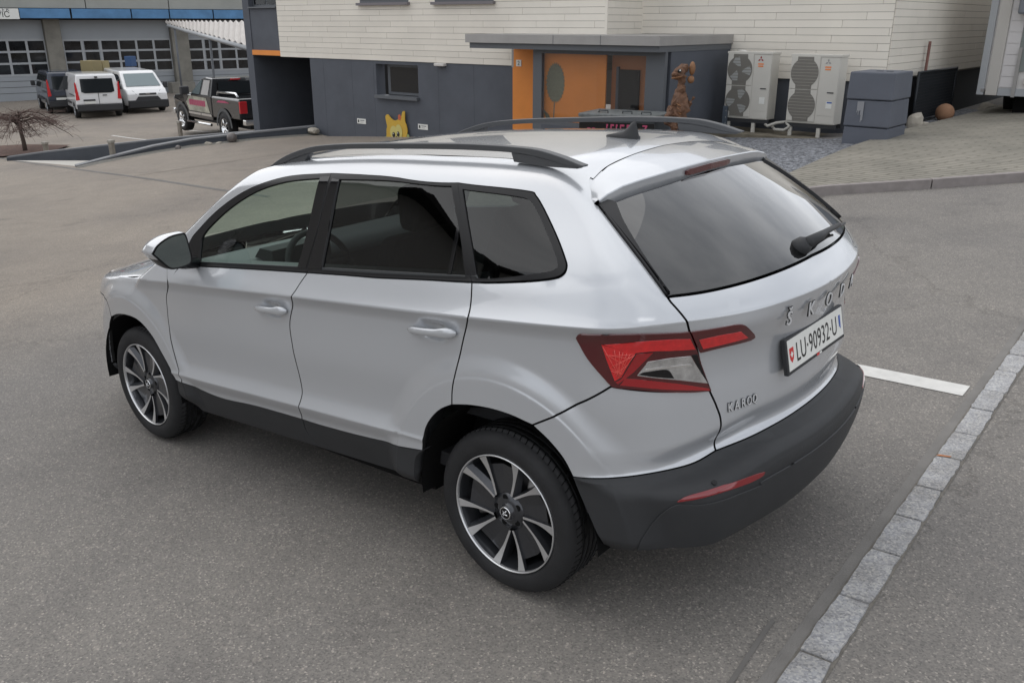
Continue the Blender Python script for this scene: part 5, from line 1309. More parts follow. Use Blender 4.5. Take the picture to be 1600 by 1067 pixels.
# hall frame: x along the front, y away from the yard (towards the inside), z up
def hp(o): o.parent = hall; return o
def hb(name, s0, s1, n0, n1, z0, z1, m, par=None, bevel=0.0):
    o = box_part(name, (s0, min(-n0, -n1) if False else n0, z0 + 2.3), (s1, n1, z1 + 2.3), m, None, bevel)
    o.parent = par or hall
    return o
M_hallc = mat('stained concrete column', (.20, .19, .165), rough=.85, noise=(1.2, .3), bump=(20, .2))
M_door = mat('grey sectional door', (.30, .32, .34), rough=.5, noise=(.6, .06)); M_doorf = mat('light grey door frame', (.36, .375, .39), rough=.45)
M_hpane = mat('dark workshop glazing', (.016, .017, .019), rough=.07, noise=(1.5, .8)); M_blue2 = mat('weathered blue fascia', (.085, .215, .40), rough=.55, noise=(1.2, .25))
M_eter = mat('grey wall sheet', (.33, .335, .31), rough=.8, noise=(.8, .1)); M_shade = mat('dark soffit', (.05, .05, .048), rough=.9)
zf = -2.139
def S(px, py): return None
zb0, zb1 = 2.258, 2.77
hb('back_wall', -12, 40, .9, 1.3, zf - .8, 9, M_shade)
for k, (a, b) in enumerate(((-0.985, 5.116), (5.151, 9.845), (9.883, 14.628), (14.67, 18.845))):
    hb('wall_sheet', a + .01, b - .01, -.70, -.62, zb1 + .03, 8.5, M_eter)
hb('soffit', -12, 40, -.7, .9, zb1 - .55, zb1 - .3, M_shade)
for a, b in ((1.581, 4.206), (4.274, 7.545), (7.581, 9.772), (9.81, 12.475), (12.516, 16.523)):
    hb('blue_fascia', a + .02, b - .02, -.86, -.78, zb0, zb1, M_blue2)
s0 = 1.548
sg = hb('fascia_sign', s0 - 6, s0, -.97, -.90, 2.204, 2.757, M_white)
for txt, sz, px, py in (('VIĆ', .42, 1.136, 2.305), ('I S E R', .26, 1.109, 2.606)):
    me = text_mesh(txt, sz, M_black if sz > .3 else M_frame, .002, align='RIGHT'); me.transform(Matrix.Translation((s0 - .45, -.974, py + 2.3)) @ Matrix.Rotation(math.pi / 2, 4, 'X')); o = link_mesh('sign_lettering', me); o.parent = sg
for a, b in ((2.867, 3.722), (10.014, 11.052)): hb('column', a, b, -.05, .7, zf - .8, zb1 - .55, M_hallc, bevel=.02)
hb('column', 15.267, 15.798, -.05, .7, zf - .8, zb1 - .55, M_hallc)
hb('concrete_step', 9.395, 10.835, -.9, -.06, zf - .8, -1.492, M_hallc)
def roller_door(s0, s1, rows, cols, z0, z1, wicket=None):
    d = hb('roller_door', s0, s1, .32, .40, zf - .8, zb1 - .6, M_door)
    for k in range(1, 4): hb('door_joint', s0, s1, .314, .319, zf + (z0 - zf) * k / 4 - .012, zf + (z0 - zf) * k / 4 + .012, M_shade, d)
    ws = [s0 + (s1 - s0) * (k / cols) for k in range(cols + 1)]; hs_ = [z0 + (z1 - z0) * k / rows for k in range(rows + 1)]
    for i in range(cols):
        for j in range(rows):
            g = .07 if not (wicket and i == wicket) else .13
            hb('pane', ws[i] + g, ws[i + 1] - g, .296, .312, hs_[j] + .06, hs_[j + 1] - .06, M_hpane, d)
    for j in range(rows + 1): hb('door_rail', s0, s1, .300, .318, hs_[j] - .055, hs_[j] + .055, M_doorf, d)
    for i in range(cols + 1): hb('door_stile', max(ws[i] - .065, s0), min(ws[i] + .065, s1), .303, .317, z0, z1, M_doorf, d)
    return d
zr = [-0.778, -0.221, 0.407, 1.032]
roller_door(-2.022, 2.85, 3, 5, -0.827, 1.09)
roller_door(3.796, 9.995, 3, 6, -0.804, 1.054, 1)
roller_door(10.972, 15.245, 3, 4, -0.87, 1.048, 1)
# lean-to roof of corrugated sheet
mb = MB(); a = (-47.4126, 25.1507, 2.1204); b = (-29.102, 18.246, 2.0752); c = (-25.2806, 15.5235, 1.2925)
A, B_, C_ = Vector(a), Vector(b), Vector(c); n = 40
d1 = Vector((-46.2869, 24.6408, 1.9849))
rowsv = []
for i in range(n + 1):
    t = i / n; p = A.lerp(B_, t); q = d1.lerp(C_, t); h = .05 * (1 if i % 2 else -1)
    rowsv.append([mb.bm.verts.new(p + Vector((0, 0, h))), mb.bm.verts.new(q + Vector((0, 0, h))), mb.bm.verts.new(q + Vector((0, 0, h - .03))), mb.bm.verts.new(p + Vector((0, 0, h - .03)))])
for R1_, R2_ in zip(rowsv, rowsv[1:]):
    for k in range(4): mb.bm.faces.new((R1_[k], R1_[(k + 1) % 4], R2_[(k + 1) % 4], R2_[k]))
ro = tag(mb.build('lean_to_roof', mat('pale corrugated sheet', (.50, .47, .44), rough=.6, noise=(1, .1))), 'pale corrugated lean-to roof sloping down beside the grey pier', 'roof')
mb = MB(); mb.tube([d1 + Vector((0, 0, -.12)), C_ + Vector((0, 0, -.12))], .09, n=4); mb.build('roof_beam', M_doorf, ro)
for t in (.12, .62):
    p = d1.lerp(C_, t); MB().tube([p + Vector((0, 0, -.1)), p + Vector((0, 0, -4.5))], .06, n=6).build('roof_post', M_frame, ro)

# crates in front of the workshop
def crate(px, d, w_, h_, m, label):
    o = box_part('crate', (-w_ / 2, -w_ / 2, 0), (w_ / 2, w_ / 2, h_), m, None, .02); p = at = px
    o.location = (p[0], p[1], p[2]); o.rotation_euler = (0, 0, .4); tag(o, label, 'crate')
    return o
M_card = mat('ochre board', (.25, .205, .105), rough=.8); M_bb = mat('blue plastic', (.035, .085, .20), rough=.5)
crate((-43.7516, 18.7642, -0.2661), 0, .70, .52, M_card, 'ochre crate showing above the roof of the dark van'); crate((-44.3603, 19.6169, -0.3188), 0, .50, .52, M_card, 'small ochre crate just left of the white van facing the camera')
crate((-45.8198, 21.9236, -0.1905), 0, .42, .52, M_bb, 'blue crate on the load behind the white van facing the camera')

# ---------------------------------------------------------------- vehicles
M_wpaint = mat('white van paint', (.74, .74, .74), rough=.3, coat=.8); M_navy = mat('navy van paint', (.022, .030, .052), rough=.3, coat=.8); M_bpaint = mat('black pickup paint', (.012, .012, .013), rough=.2, coat=1)
M_vgl = mat('dark vehicle glass', (.015, .018, .020), rough=.05); M_vglf = mat('pale reflecting screen', (.16, .20, .21), rough=.08, metal=.3)
M_vpl = mat('dark vehicle plastic', (.03, .031, .034), rough=.6); M_lred = mat('tail lamp red', (.55, .015, .02), rough=.2, coat=1); M_lclr = mat('headlamp', (.42, .43, .43), rough=.15, metal=.5, coat=1); M_pink = mat('pink print', (.40, .05, .12), rough=.5)
M_grime = mat('pale print', (.36, .35, .28), rough=.5, noise=(3, .6))
def extrude_body(name, outline, hw, m, parent, cut, bevel=.07):
    """closed side outline (x, z) swept to a width that narrows above the waist"""
    zs = cut; mb = MB(); bm = mb.bm
    pts = []
    for (x1, z1), (x2, z2) in zip(outline, outline[1:] + outline[:1]):
        pts.append((x1, z1))
        if (z1 - zs) * (z2 - zs) < -1e-9:
            t = (zs - z1) / (z2 - z1); pts.append((x1 + (x2 - x1) * t, zs))
    def w(x, z): return hw(x, z)
    Lv = [bm.verts.new((x, w(x, z), z)) for x, z in pts]; Rv = [bm.verts.new((x, -w(x, z), z)) for x, z in pts]; n = len(pts)
    for i in range(n): bm.faces.new((Lv[i], Lv[(i + 1) % n], Rv[(i + 1) % n], Rv[i]))
    for V_ in (Lv, Rv):
        up = [v for v in V_ if v.co.z >= zs - 1e-6]; dn = [v for v in V_ if v.co.z <= zs + 1e-6]
        bm.faces.new(up); bm.faces.new(dn)
    o = mb.build(name, m, parent)
    b = o.modifiers.new('bevel', 'BEVEL'); b.width = bevel; b.segments = 3; b.limit_method = 'ANGLE'; b.angle_limit = R_(22)
    return o
def side_poly(name, pts, hw, s, m, parent, off=.010):
    mb = MB(); mb.face([(x, s * (hw(x, z) + off), z) for x, z in pts]); o = mb.build(name, m, parent)
    md = o.modifiers.new('t', 'SOLIDIFY'); md.thickness = .008; md.offset = 0; return o
def car_wheel(parent, x, y, r, w_, rim_m, s, spokes=5):
    t = MB().lathe([(r * .62, y), (r * .70, y + s * .02), (r * .93, y + s * .015), (r, y - s * .03), (r, y - s * (w_ - .03)), (r * .93, y - s * w_), (r * .5, y - s * w_)], n=28, center=(x, 0, r)).build('wheel', M_rub, parent, True)
    MB().lathe([(0, y - s * .03), (r * .60, y - s * .03), (r * .63, y + s * .01), (r * .66, y + s * .008)], n=28, center=(x, 0, r)).build('rim', rim_m, t)
    for k in range(spokes):
        a = math.tau * k / spokes; mb = MB(); c, q = math.cos(a), math.sin(a)
        for dx in (0,): mb.tube([(x + c * r * .1, y + s * .0, r + q * r * .1), (x + c * r * .58, y + s * .004, r + q * r * .58)], [r * .09, r * .065], n=4)
        mb.build('wheel_spoke', rim_m, t)
def make_van(label, group, paint, loc, heading, front=False, pane_all=False, plate=True):
    v = empty('van', loc, heading, label, 'van', group)
    hw = lambda x, z: .975 - .16 * max(0, (z - 1.08) / .87) - .05 * max(0, (x - 1.9) / .6)
    out = [(-2.42, .42), (2.35, .34), (2.46, .55), (2.44, .92), (2.20, 1.14), (1.98, 1.20), (1.20, 1.84), (.95, 1.93), (-1.9, 1.97), (-2.34, 1.93), (-2.46, 1.20), (-2.48, .70)]
    extrude_body('body', out, hw, paint, v, 1.08)
    for s in (-1, 1):
        side_poly('side_window', [(.20, 1.16), (1.68, 1.14), (1.18, 1.66), (.98, 1.76), (.22, 1.78)], hw, s, M_vgl, v)
        if pane_all:
            side_poly('side_window', [(-.95, 1.18), (.10, 1.16), (.12, 1.78), (-.95, 1.80)], hw, s, M_vgl, v); side_poly('side_window', [(-2.2, 1.20), (-1.05, 1.18), (-1.05, 1.80), (-2.15, 1.80)], hw, s, M_vgl, v)
        side_poly('slide_rail', [(-2.2, 1.02), (-.6, 1.0), (-.6, 1.04), (-2.2, 1.06)], hw, s, M_vpl, v, .012)
        side_poly('rub_strip', [(-.9, .60), (1.1, .58), (1.1, .68), (-.9, .70)], hw, s, M_vpl, v, .018)
        side_poly('door_shut_line', [(.14, .5), (.155, .5), (.155, 1.86), (.14, 1.86)], hw, s, M_vpl, v, .004)
        for x in (-1.62, 1.42):
            ring = [(x + .40 * math.cos(a), .33 + .40 * math.sin(a)) for a in np.linspace(-.1, math.pi + .1, 14)]
            side_poly('wheel_arch', ring, hw, s, M_vpl, v, .006); car_wheel(v, x, s * .98, .335, .21, M_doorf, s)
        mb = MB(); mb.box((1.62, s * 1.0 if s > 0 else -1.20, 1.14), (1.78, 1.20 if s > 0 else -1.0, 1.40), bevel=.04); mb.build('door_mirror', M_vpl, v)
        mb = MB(); mb.prism([(s * .80, .86), (s * .965, .84), (s * .93, 1.62), (s * .885, 1.62)], 'x', -2.49, -2.40); mb.build('tail_light', M_lred, v)
        mb = MB(); mb.face([(2.452, s * .50, .90), (2.44, s * .90, .88), (2.16, s * .925, 1.14), (2.30, s * .62, 1.06)]); o = mb.build('headlight', M_lclr, v); o.modifiers.new('t', 'SOLIDIFY').thickness = .06
    mb = MB(); mb.prism([(-2.40, .30), (-2.56, .38), (-2.56, .62), (-2.44, .66)], 'y', -.96, .96); mb.build('rear_bumper', M_vpl, v)
    mb = MB(); mb.prism([(2.2, .22), (2.50, .30), (2.53, .60), (2.44, .64), (2.2, .60)], 'y', -.93, .93); mb.build('front_bumper', M_vpl, v)
    # rear: window, number plate, centre joint, handle
    rx = lambda z: -2.34 - .12 * (1.93 - z) / .73 - .012
    mb = MB(); mb.face([(rx(z), y, z) for y, z in ((-.70, 1.20), (-.56, 1.14), (.56, 1.14), (.70, 1.20), (.68, 1.76), (-.68, 1.76))]); mb.build('rear_window', M_vgl, v).modifiers.new('t', 'SOLIDIFY').thickness = .01
    mb = MB(); mb.box((-2.505, -.06, 1.80), (-2.36, .06, 1.86)); mb.box((-2.496, -.008, .66), (-2.47, .008, 1.14)); mb.build('door_joint', M_vpl, v)
    MB().box((-2.515, .16, .80), (-2.49, .66, .87)).build('plate_lamp_strip', M_vpl, v); MB().box((-2.512, .16, .68), (-2.49, .62, .78)).build('number_plate', M_white, v); MB().box((-2.512, -.36, 1.02), (-2.48, -.18, 1.055)).build('door_handle', M_vpl, v)
    # front: screen, grille
    fz = lambda t: (1.93 - .70 * t, 1.245 + .575 * t)
    mb = MB(); n_ = Vector((.64, 0, .78)).normalized() * .03
    mb.face([Vector((x, y, z)) + n_ for x, y, z in ((1.93, -.80, 1.235), (1.93, .80, 1.235), (1.26, .70, 1.785), (1.26, -.70, 1.785))]); mb.build('windscreen', M_vglf, v).modifiers.new('t', 'SOLIDIFY').thickness = .01
    mb = MB(); mb.box((2.455, -.40, .87), (2.475, .40, .955)); mb.build('grille', M_vpl, v); mb = MB(); mb.prism([(-.62, .60), (.62, .60), (.46, .80), (-.46, .80)], 'x', 2.462, 2.48); mb.build('lower_grille', M_vpl, v); MB().box((2.476, -.10, .90), (2.482, .10, .93)).build('badge', M_chrome, v)
    return v
def on_ground(p): return (p[0], p[1], gzf(p[0], p[1]))
hd = math.radians(162)                      # heading: angle of the bonnet in the ground plane
def place(pt, back, heading):                    # from the point under the near end to the middle of the vehicle
    return on_ground((pt[0] + math.cos(heading) * back, pt[1] + math.sin(heading) * back))
make_van('white van seen from behind with two rear doors and a wide rear window', 'vans parked at the workshop', M_wpaint, place((-39.3006, 16.7585, -1.8178), 2.5, hd), hd)
make_van('dark navy van standing just left of the white van, half hidden', 'vans parked at the workshop', M_navy, place((-42.9124, 17.0981, -1.7549), 2.5, hd + .02), hd + .02, pane_all=True)
h2 = math.radians(-12.6)
make_van('white van facing the camera with a pale windscreen and dark lower bumper', 'vans parked at the workshop', M_wpaint, place((-39.7597, 19.3967, -1.5828), -2.5, h2), h2, pane_all=True)

def make_pickup(loc, heading):
    v = empty('pickup_truck', loc, heading, 'black pickup truck with pink print on its doors, parked beside the grey pier', 'pickup truck')
    hw = lambda x, z: .97 - .20 * max(0, (z - 1.32) / .58) - .10 * max(0, (x - 2.2) / .7)
    extrude_body('bed', [(-2.72, .72), (-.62, .66), (-.62, 1.36), (-2.74, 1.38)], hw, M_bpaint, v, 1.30, .05)
    extrude_body('cab', [(-.60, .55), (1.62, .55), (1.70, 1.32), (1.10, 1.30), (.42, 1.86), (.12, 1.92), (-.42, 1.90), (-.58, 1.32)], hw, M_bpaint, v, 1.32, .06)
    extrude_body('nose', [(1.60, .60), (2.86, .56), (2.92, 1.12), (2.80, 1.24), (1.62, 1.34)], hw, M_bpaint, v, 1.0, .09)
    for s in (-1, 1):
        side_poly('side_window', [(.34, 1.36), (1.02, 1.36), (.46, 1.80), (.34, 1.82)], hw, s, M_vglf, v); side_poly('side_window', [(-.36, 1.36), (.20, 1.36), (.20, 1.83), (-.30, 1.83)], hw, s, M_zinc, v)
        side_poly('door_print', [(-.42, .78), (1.30, .78), (1.50, 1.05), (1.2, 1.28), (-.2, 1.26)], hw, s, M_grime, v, .008)
        rr = random.Random(5); x = 1.22
        while x > -.10:                                   # row of pink block letters, too small to read in the photo
            w_ = rr.choice((.09, .12, .14)); side_poly('pink_print', [(x, .97), (x - w_, .97), (x - w_ - .01, 1.16), (x, 1.16)], hw, s, M_pink, v, .014); x -= w_ + .035
        side_poly('bed_print', [(-1.05, 1.18), (-2.05, 1.20), (-1.7, 1.26), (-1.2, 1.25)], hw, s, M_pink, v, .012)
        for x0, x1 in ((-.55, .28), (.32, 1.35)): side_poly('chrome_sill', [(x0, .67), (x1, .67), (x1, .74), (x0, .74)], hw, s, M_chrome, v, .016)
        MB().tube([(-.5, s * 1.0, .40), (1.5, s * 1.0, .40)], .045).build('step_bar', M_chrome, v); MB().tube([(-.9, s * .86, 1.40), (-.95, s * .86, 1.50), (-2.3, s * .86, 1.52), (-2.45, s * .86, 1.41)], .035).build('bed_rail', M_chrome, v)
        for x in (-1.55, 2.0):
            ring = [(x + .50 * math.cos(a), .42 + .50 * math.sin(a)) for a in np.linspace(0, math.pi, 16)]; ri = [(x + .60 * math.cos(a), .42 + .60 * math.sin(a)) for a in np.linspace(0, math.pi, 16)]
            side_poly('wheel_arch', ring, hw, s, M_vpl, v, .008); side_poly('fender_flare', ri + ring[::-1], hw, s, mat('grey flare', (.075, .078, .08), rough=.55), v, .035)
            car_wheel(v, x, s * 1.0, .42, .29, M_chrome, s, 5)
        mb = MB(); mb.box((-2.78, s * .72 if s > 0 else -.975, .92), (-2.70, .975 if s > 0 else -.72, 1.30), bevel=.02); mb.build('tail_light', M_lred, v)
        mb = MB(); mb.box((1.05, s * 1.0 if s > 0 else -1.30, 1.32), (1.22, 1.30 if s > 0 else -1.0, 1.60), bevel=.04); mb.build('door_mirror', M_vpl, v)
        MB().box((2.86, s * .55 if s > 0 else -.86, .92), (2.95, .86 if s > 0 else -.55, 1.16), bevel=.02).build('headlight', M_lclr, v)
    mb = MB(); mb.face([(-.615, -.68, 1.40), (-.615, .68, 1.40), (-.535, .62, 1.80), (-.535, -.62, 1.80)]); mb.build('rear_window', M_vgl, v).modifiers.new('t', 'SOLIDIFY').thickness = .01
    MB().box((-.56, -.16, 1.84), (-.48, .16, 1.89)).build('brake_light', M_lred, v)
    MB().box((-2.98, -.92, .56), (-2.76, .92, .74), bevel=.03).build('rear_bumper', M_chrome, v); MB().box((2.86, -.92, .52), (3.06, .92, .74), bevel=.04).build('front_bumper', M_chrome, v)
    MB().box((2.90, -.5, .82), (2.97, .5, 1.16), bevel=.03).build('grille', M_chrome, v); MB().box((-2.5, -.55, .38), (2.5, .55, .62)).build('chassis', M_vpl, v)
pf, pr_ = Vector((-28.3801, 14.3478, -1.5825)), Vector((-24.1521, 13.6974, -1.3391))
dd = (pf - pr_).normalized(); hdg = math.atan2(dd.y, dd.x); lft = Vector((-math.sin(hdg), math.cos(hdg), 0))
mid = (pf + pr_) / 2 - lft * .95 - Vector((math.cos(hdg), math.sin(hdg), 0)) * .22
make_pickup((mid.x, mid.y, gzf(mid.x, mid.y) - .0), hdg)

# ---------------------------------------------------------------- bare weeping tree, its bed, posts, stones
tb = Vector((-28.2068, 8.7887, -1.8328))
sheet('planting_bed', [(-28.0931, 7.4189), (-27.1041, 7.7048), (-27.2984, 9.3937), (-28.3658, 10.2855), (-30.306, 9.654), (-31.2994, 8.6005)], mat('brown mulch', (.095, .055, .042), rough=.95, noise=(8, .4), bump=(40, .8)), .05, .4)
tr_ = empty('weeping_tree', tuple(tb), 0, 'small bare weeping tree with drooping brown twigs beside the ramp', 'tree')
M_bark = mat('grey brown bark', (.075, .055, .045), rough=.9); M_twig = mat('red brown twig', (.12, .075, .065), rough=.85)
MB().tube([(0, 0, -.1), (-.03, .01, .35), (-.10, .0, .75), (-.16, .02, 1.05)], [.075, .062, .055, .05], n=8).build('trunk', M_bark, tr_, True)
rr = random.Random(11); tw = MB()
for k in range(15):
    a = math.tau * k / 15 + rr.uniform(-.35, .35); L_ = rr.uniform(.7, 1.75); up = rr.uniform(.05, .42); dr = rr.uniform(.55, 1.25); c, s = math.cos(a), math.sin(a); z0 = rr.uniform(.85, 1.06)
    pts = []; wx = wy = 0.0
    for i in range(10):
        t = i / 9; wx += rr.uniform(-.06, .06); wy += rr.uniform(-.06, .06)
        pts.append(Vector((-.14 + c * L_ * t + wx, s * L_ * t + wy, z0 + up * math.sin(min(1, t * 1.7) * math.pi * .5) - max(0, t - .3)**1.4 * dr + rr.uniform(-.035, .035))))
    MB().tube(pts, [.030 * (1 - .78 * i / 9) for i in range(10)], n=5).build('limb', M_bark, tr_, True)
    for j in range(34):
        i = rr.randint(1, 8); p = pts[i].lerp(pts[i + 1], rr.random()); b = a + rr.uniform(-1.5, 1.5); l = rr.uniform(.15, .70); f_ = rr.uniform(-.25, 1.0)
        q = [p]
        for u in (.33, .66, 1): q.append(p + Vector((math.cos(b) * l * u + rr.uniform(-.03, .03), math.sin(b) * l * u + rr.uniform(-.03, .03), .14 * u - l * u * u * f_)))
        tw.tube(q, [.007, .0055, .0045, .003], n=3, cap=False)
        if rr.random() < .6:
            p2 = q[2]; b2 = b + rr.choice((-1, 1)) * rr.uniform(.4, 1.0); l2 = l * .5
            tw.tube([p2, p2 + Vector((math.cos(b2) * l2 * .5, math.sin(b2) * l2 * .5, .02)), p2 + Vector((math.cos(b2) * l2, math.sin(b2) * l2, -l2 * f_ * .6))], [.005, .004, .003], n=3, cap=False)
tag(tw.build('crown', M_twig, tr_), kind='stuff')
M_post = mat('weathered post', (.24, .215, .18), rough=.85, noise=(6, .2))
def post(p, h_, w_, label):
    e = empty('bollard_post', p, .3, label, 'post', 'short posts along the ramp'); MB().box((-w_, -w_, -.2), (w_, w_, h_), bevel=.012).build('shaft', M_post, e)
    MB().box((-w_ * 1.25, -w_ * 1.25, h_), (w_ * 1.25, w_ * 1.25, h_ + .07), bevel=.012).build('lamp_cap', mat('post cap', (.33, .31, .27), rough=.6), e)
post((-20.3199, 7.7505, -1.1585), .36, .055, 'short post standing right at the middle of the nearer parapet'); post((-26.8274, 8.8537, -1.7575), .28, .06, 'short post in the planting bed under the bare tree'); post((-26.3775, 13.1474, -1.6788), .52, .055, 'short post in front of the pickup front wheel')
M_ball = mat('polished stone ball', (.13, .115, .11), rough=.35, noise=(12, .3)); M_stone = mat('pale boulder', (.36, .33, .28), rough=.9, noise=(5, .3))
def ball(p, r, label): o = MB().ball((0, 0, r * .92), r, 3).build('stone_ball', M_ball); o.location = p; tag(o, label, 'stone ball', 'stone balls')
def rock(p, r, sc, label, seed):
    mb = MB(); mb.ball((0, 0, 0), 1, 2); g_ = random.Random(seed)
    dirs = [Vector((g_.gauss(0, 1), g_.gauss(0, 1), g_.gauss(0, 1))).normalized() for _ in range(9)]; cut = [g_.uniform(.62, .9) for _ in dirs]
    for v in mb.bm.verts:
        for d_, c in zip(dirs, cut):
            t = v.co.dot(d_)
            if t > c: v.co -= d_ * (t - c)
        v.co = Vector((v.co.x * r * sc[0], v.co.y * r * sc[1], v.co.z * r * sc[2] + r * sc[2] * .6))
    for f in mb.bm.faces: f.smooth = False
    o = mb.build('boulder', M_stone); o.location = p; o.rotation_euler = (0, 0, seed); tag(o, label, 'boulder', 'loose boulders')
ball((-19.3351, 8.9916, -1.0424), .075, 'small polished stone ball at the foot of the nearer parapet'); ball((-18.9224, 10.3132, -0.9279), .135, 'larger dark stone ball against the nearer parapet')
rock((-19.1068, 9.7229, -0.9674), .09, (1.2, .8, .8), 'left pale boulder of the pair between the two stone balls', 1); rock((-19.0242, 9.9873, -0.9951), .13, (1.3, .8, .55), 'flatter pale boulder right beside its neighbour along the parapet', 2); rock((-18.2518, 12.4606, -0.8214), .19, (1.3, .8, .5), 'pale boulder where the parapet meets the slate wall', 3)

# ---------------------------------------------------------------- heat pumps beside the entrance
M_hp = mat('cream white heat pump casing', (.56, .54, .49), rough=.45, noise=(2, .04)); M_hpg = mat('beige fan grille', (.17, .16, .14), rough=.6); M_hpd = mat('fan blade grey', (.33, .335, .32), rough=.5); M_hpb = mat('pale grille bar', (.33, .31, .275), rough=.6); M_org = mat('orange sticker', (.75, .22, .06), rough=.5)
def heat_pump(x0, x1, y0, zb, zt, label, logo, blades):
    d = .36; e = empty('heat_pump', (x0, y0, zb), 0, label, 'heat pump', 'twin-fan heat pumps beside the entrance'); W_, H_ = x1 - x0, zt - zb
    MB().box((0, 0, 0), (W_, d, H_), bevel=.012).build('casing', M_hp, e); MB().box((-.012, -.012, H_ - .035), (W_ + .012, d + .012, H_ + .008), bevel=.006).build('casing_lid', M_hp, e)
    MB().box((W_ * .62, -.006, .16), (W_ * .99, -.0005, H_ - .05)).build('service_panel', M_hp, e); MB().box((W_ * .62, -.0055, .02), (W_ * .99, -.0005, .15)).build('service_panel', M_hp, e)
    for k in (0, 1):
        cz = H_ * (.265 + .475 * k); cx = W_ * .305; R = min(H_ * .222, W_ * .285); hh = H_ * .232
        MB().box((W_ * .01, -.016, cz - hh), (W_ * .60, -.001, cz + hh), bevel=.004).build('fan_cover', M_hp, e)
        pts = [];  yy = -.0175
        for sx in (1, -1):
            for a in np.linspace(-1.12, 1.12, 15): pts.append((cx + sx * R * math.cos(a), cz + sx * R * math.sin(a)))
        neck = R * .62
        P_ = [(cx + R * math.cos(a), cz + R * math.sin(a)) for a in np.linspace(-.95, .95, 13)] + [(cx + neck * .92, cz + hh * .99), (cx - neck * .92, cz + hh * .99)] + [(cx - R * math.cos(a), cz - R * math.sin(a)) for a in np.linspace(-.95, .95, 13)] + [(cx - neck * .92, cz - hh * .99), (cx + neck * .92, cz - hh * .99)]
        g = MB(); g.prism(P_, 'y', yy - .002, yy); fan = g.build('fan_grille', M_hpg, e)
        if blades:
            for b in range(3):
                q = []; a0 = math.tau * b / 3 + .5 + k * .8
                for a, r in ((0, .25), (.35, .92), (.75, .95), (1.15, .80), (.9, .3)): q.append((cx + R * r * math.cos(a0 + a), cz + R * r * math.sin(a0 + a)))
                m_ = MB(); m_.prism(q, 'y', yy - .0035, yy - .0022); m_.build('fan_blade', M_hpd, fan)
        for j in range(-4, 5):
            w_ = math.sqrt(max(0, 1 - (j / 4.6)**2)) * R * .98; MB().box((cx - w_, yy - .007, cz + j * R * .215 - .004), (cx + w_, yy - .004, cz + j * R * .215 + .004)).build('grille_bar', M_hpb if not blades else M_hpg, fan)
    lx, lz = W_ * .76, H_ * .90
    if logo:
        for dx, dz in ((0, .030), (-.026, -.014), (.026, -.014)):
            m_ = MB(); s_ = .030; m_.prism([(lx + dx, lz + dz + s_), (lx + dx + s_ * .56, lz + dz), (lx + dx, lz + dz - s_), (lx + dx - s_ * .56, lz + dz)] if dx == 0 else
                [(lx + dx * .15, lz + .0), (lx + dx * 1.35, lz + .0), (lx + dx * 2.1, lz - .030), (lx + dx * .75, lz - .030)], 'y', -.009, -.0065); m_.build('maker_emblem', mat('dark red emblem', (.28, .01, .02), rough=.5) if logo == 1 else M_zinc, e)
    for dz, w_ in ((-.085, .05), (-.125, .045)): MB().box((lx - w_, -.009, lz + dz - .012), (lx + w_ + .012, -.0065, lz + dz + .012)).build('sticker', M_org, e)
    MB().box((W_ * .80, -.012, H_ * .46), (W_ * .93, -.0065, H_ * .475)).build('panel_grip', M_vpl, e); MB().box((W_ * .80, -.009, H_ * .24), (W_ * .92, -.0065, H_ * .34)).build('sticker', M_white, e)
    if not blades: MB().box((W_ * .82, -.0105, H_ * .315), (W_ * .92, -.0092, H_ * .335)).build('sticker', M_blue, e)
    MB().box((-.03, .02, -.07), (W_ + .03, .07, -.0)).build('support_rail', M_vpl, e); MB().box((-.03, d - .07, -.07), (W_ + .03, d - .02, -.0)).build('support_rail', M_vpl, e)
    for x in (.06, W_ * .66): MB().box((x, .01, -.30), (x + .065, .06, -.07)).build('support_leg', M_hp, e)
    return e
heat_pump(-6.33, -5.44, 13.2, .30, 1.52, 'left heat pump with visible fan blades and a red three-diamond emblem', 1, True)
heat_pump(-5.06, -4.15, 13.2, .29, 1.50, 'right heat pump with striped beige fan grilles and a blue sticker', 2, False)
pl_ = tag(MB().box((-7.0, 12.95, -.8), (-3.75, 13.98, .055), bevel=.02).build('concrete_plinth', mat('mossy concrete', (.16, .14, .105), rough=.95, noise=(3, .45), bump=(30, .4))), 'low stained concrete plinth carrying the two heat pumps', 'plinth')
tag(MB().tube([(-5.40, 13.35, .20), (-5.25, 13.2, .14), (-5.05, 13.15, .15), (-4.97, 13.2, .22), (-5.08, 13.25, .29), (-5.25, 13.22, .26), (-5.38, 13.15, .20), (-5.45, 13.2, .22)], .028, n=8).build('coiled_pipe', mat('pale insulated pipe', (.42, .41, .37), rough=.7)), 'pale insulated pipe looped between the two heat pumps', 'pipe')
tag(MB().tube([(-6.45, YA - .1, 1.50), (-6.15, 13.55, 1.49), (-6.0, 13.5, 1.40)], .05, n=10).build('vent_pipe', M_white), 'short white pipe stub at the corner of the canopy', 'pipe')
po = (-6.2652, 13.1278, -0.0762)
e = empty('steel_post', (po[0], po[1], gzf(po[0], po[1])), 0, 'blue grey perforated steel post left of the heat pumps', 'post'); MB().box((-.045, -.03, -.2), (.045, .03, .60), bevel=.008).build('shaft', mat('blue grey steel', (.085, .105, .13), rough=.5, metal=.3), e)
for k in range(4): MB().box((.022, -.034, .14 + k * .12), (.037, -.031, .165 + k * .12)).build('bolt', M_zinc, e)

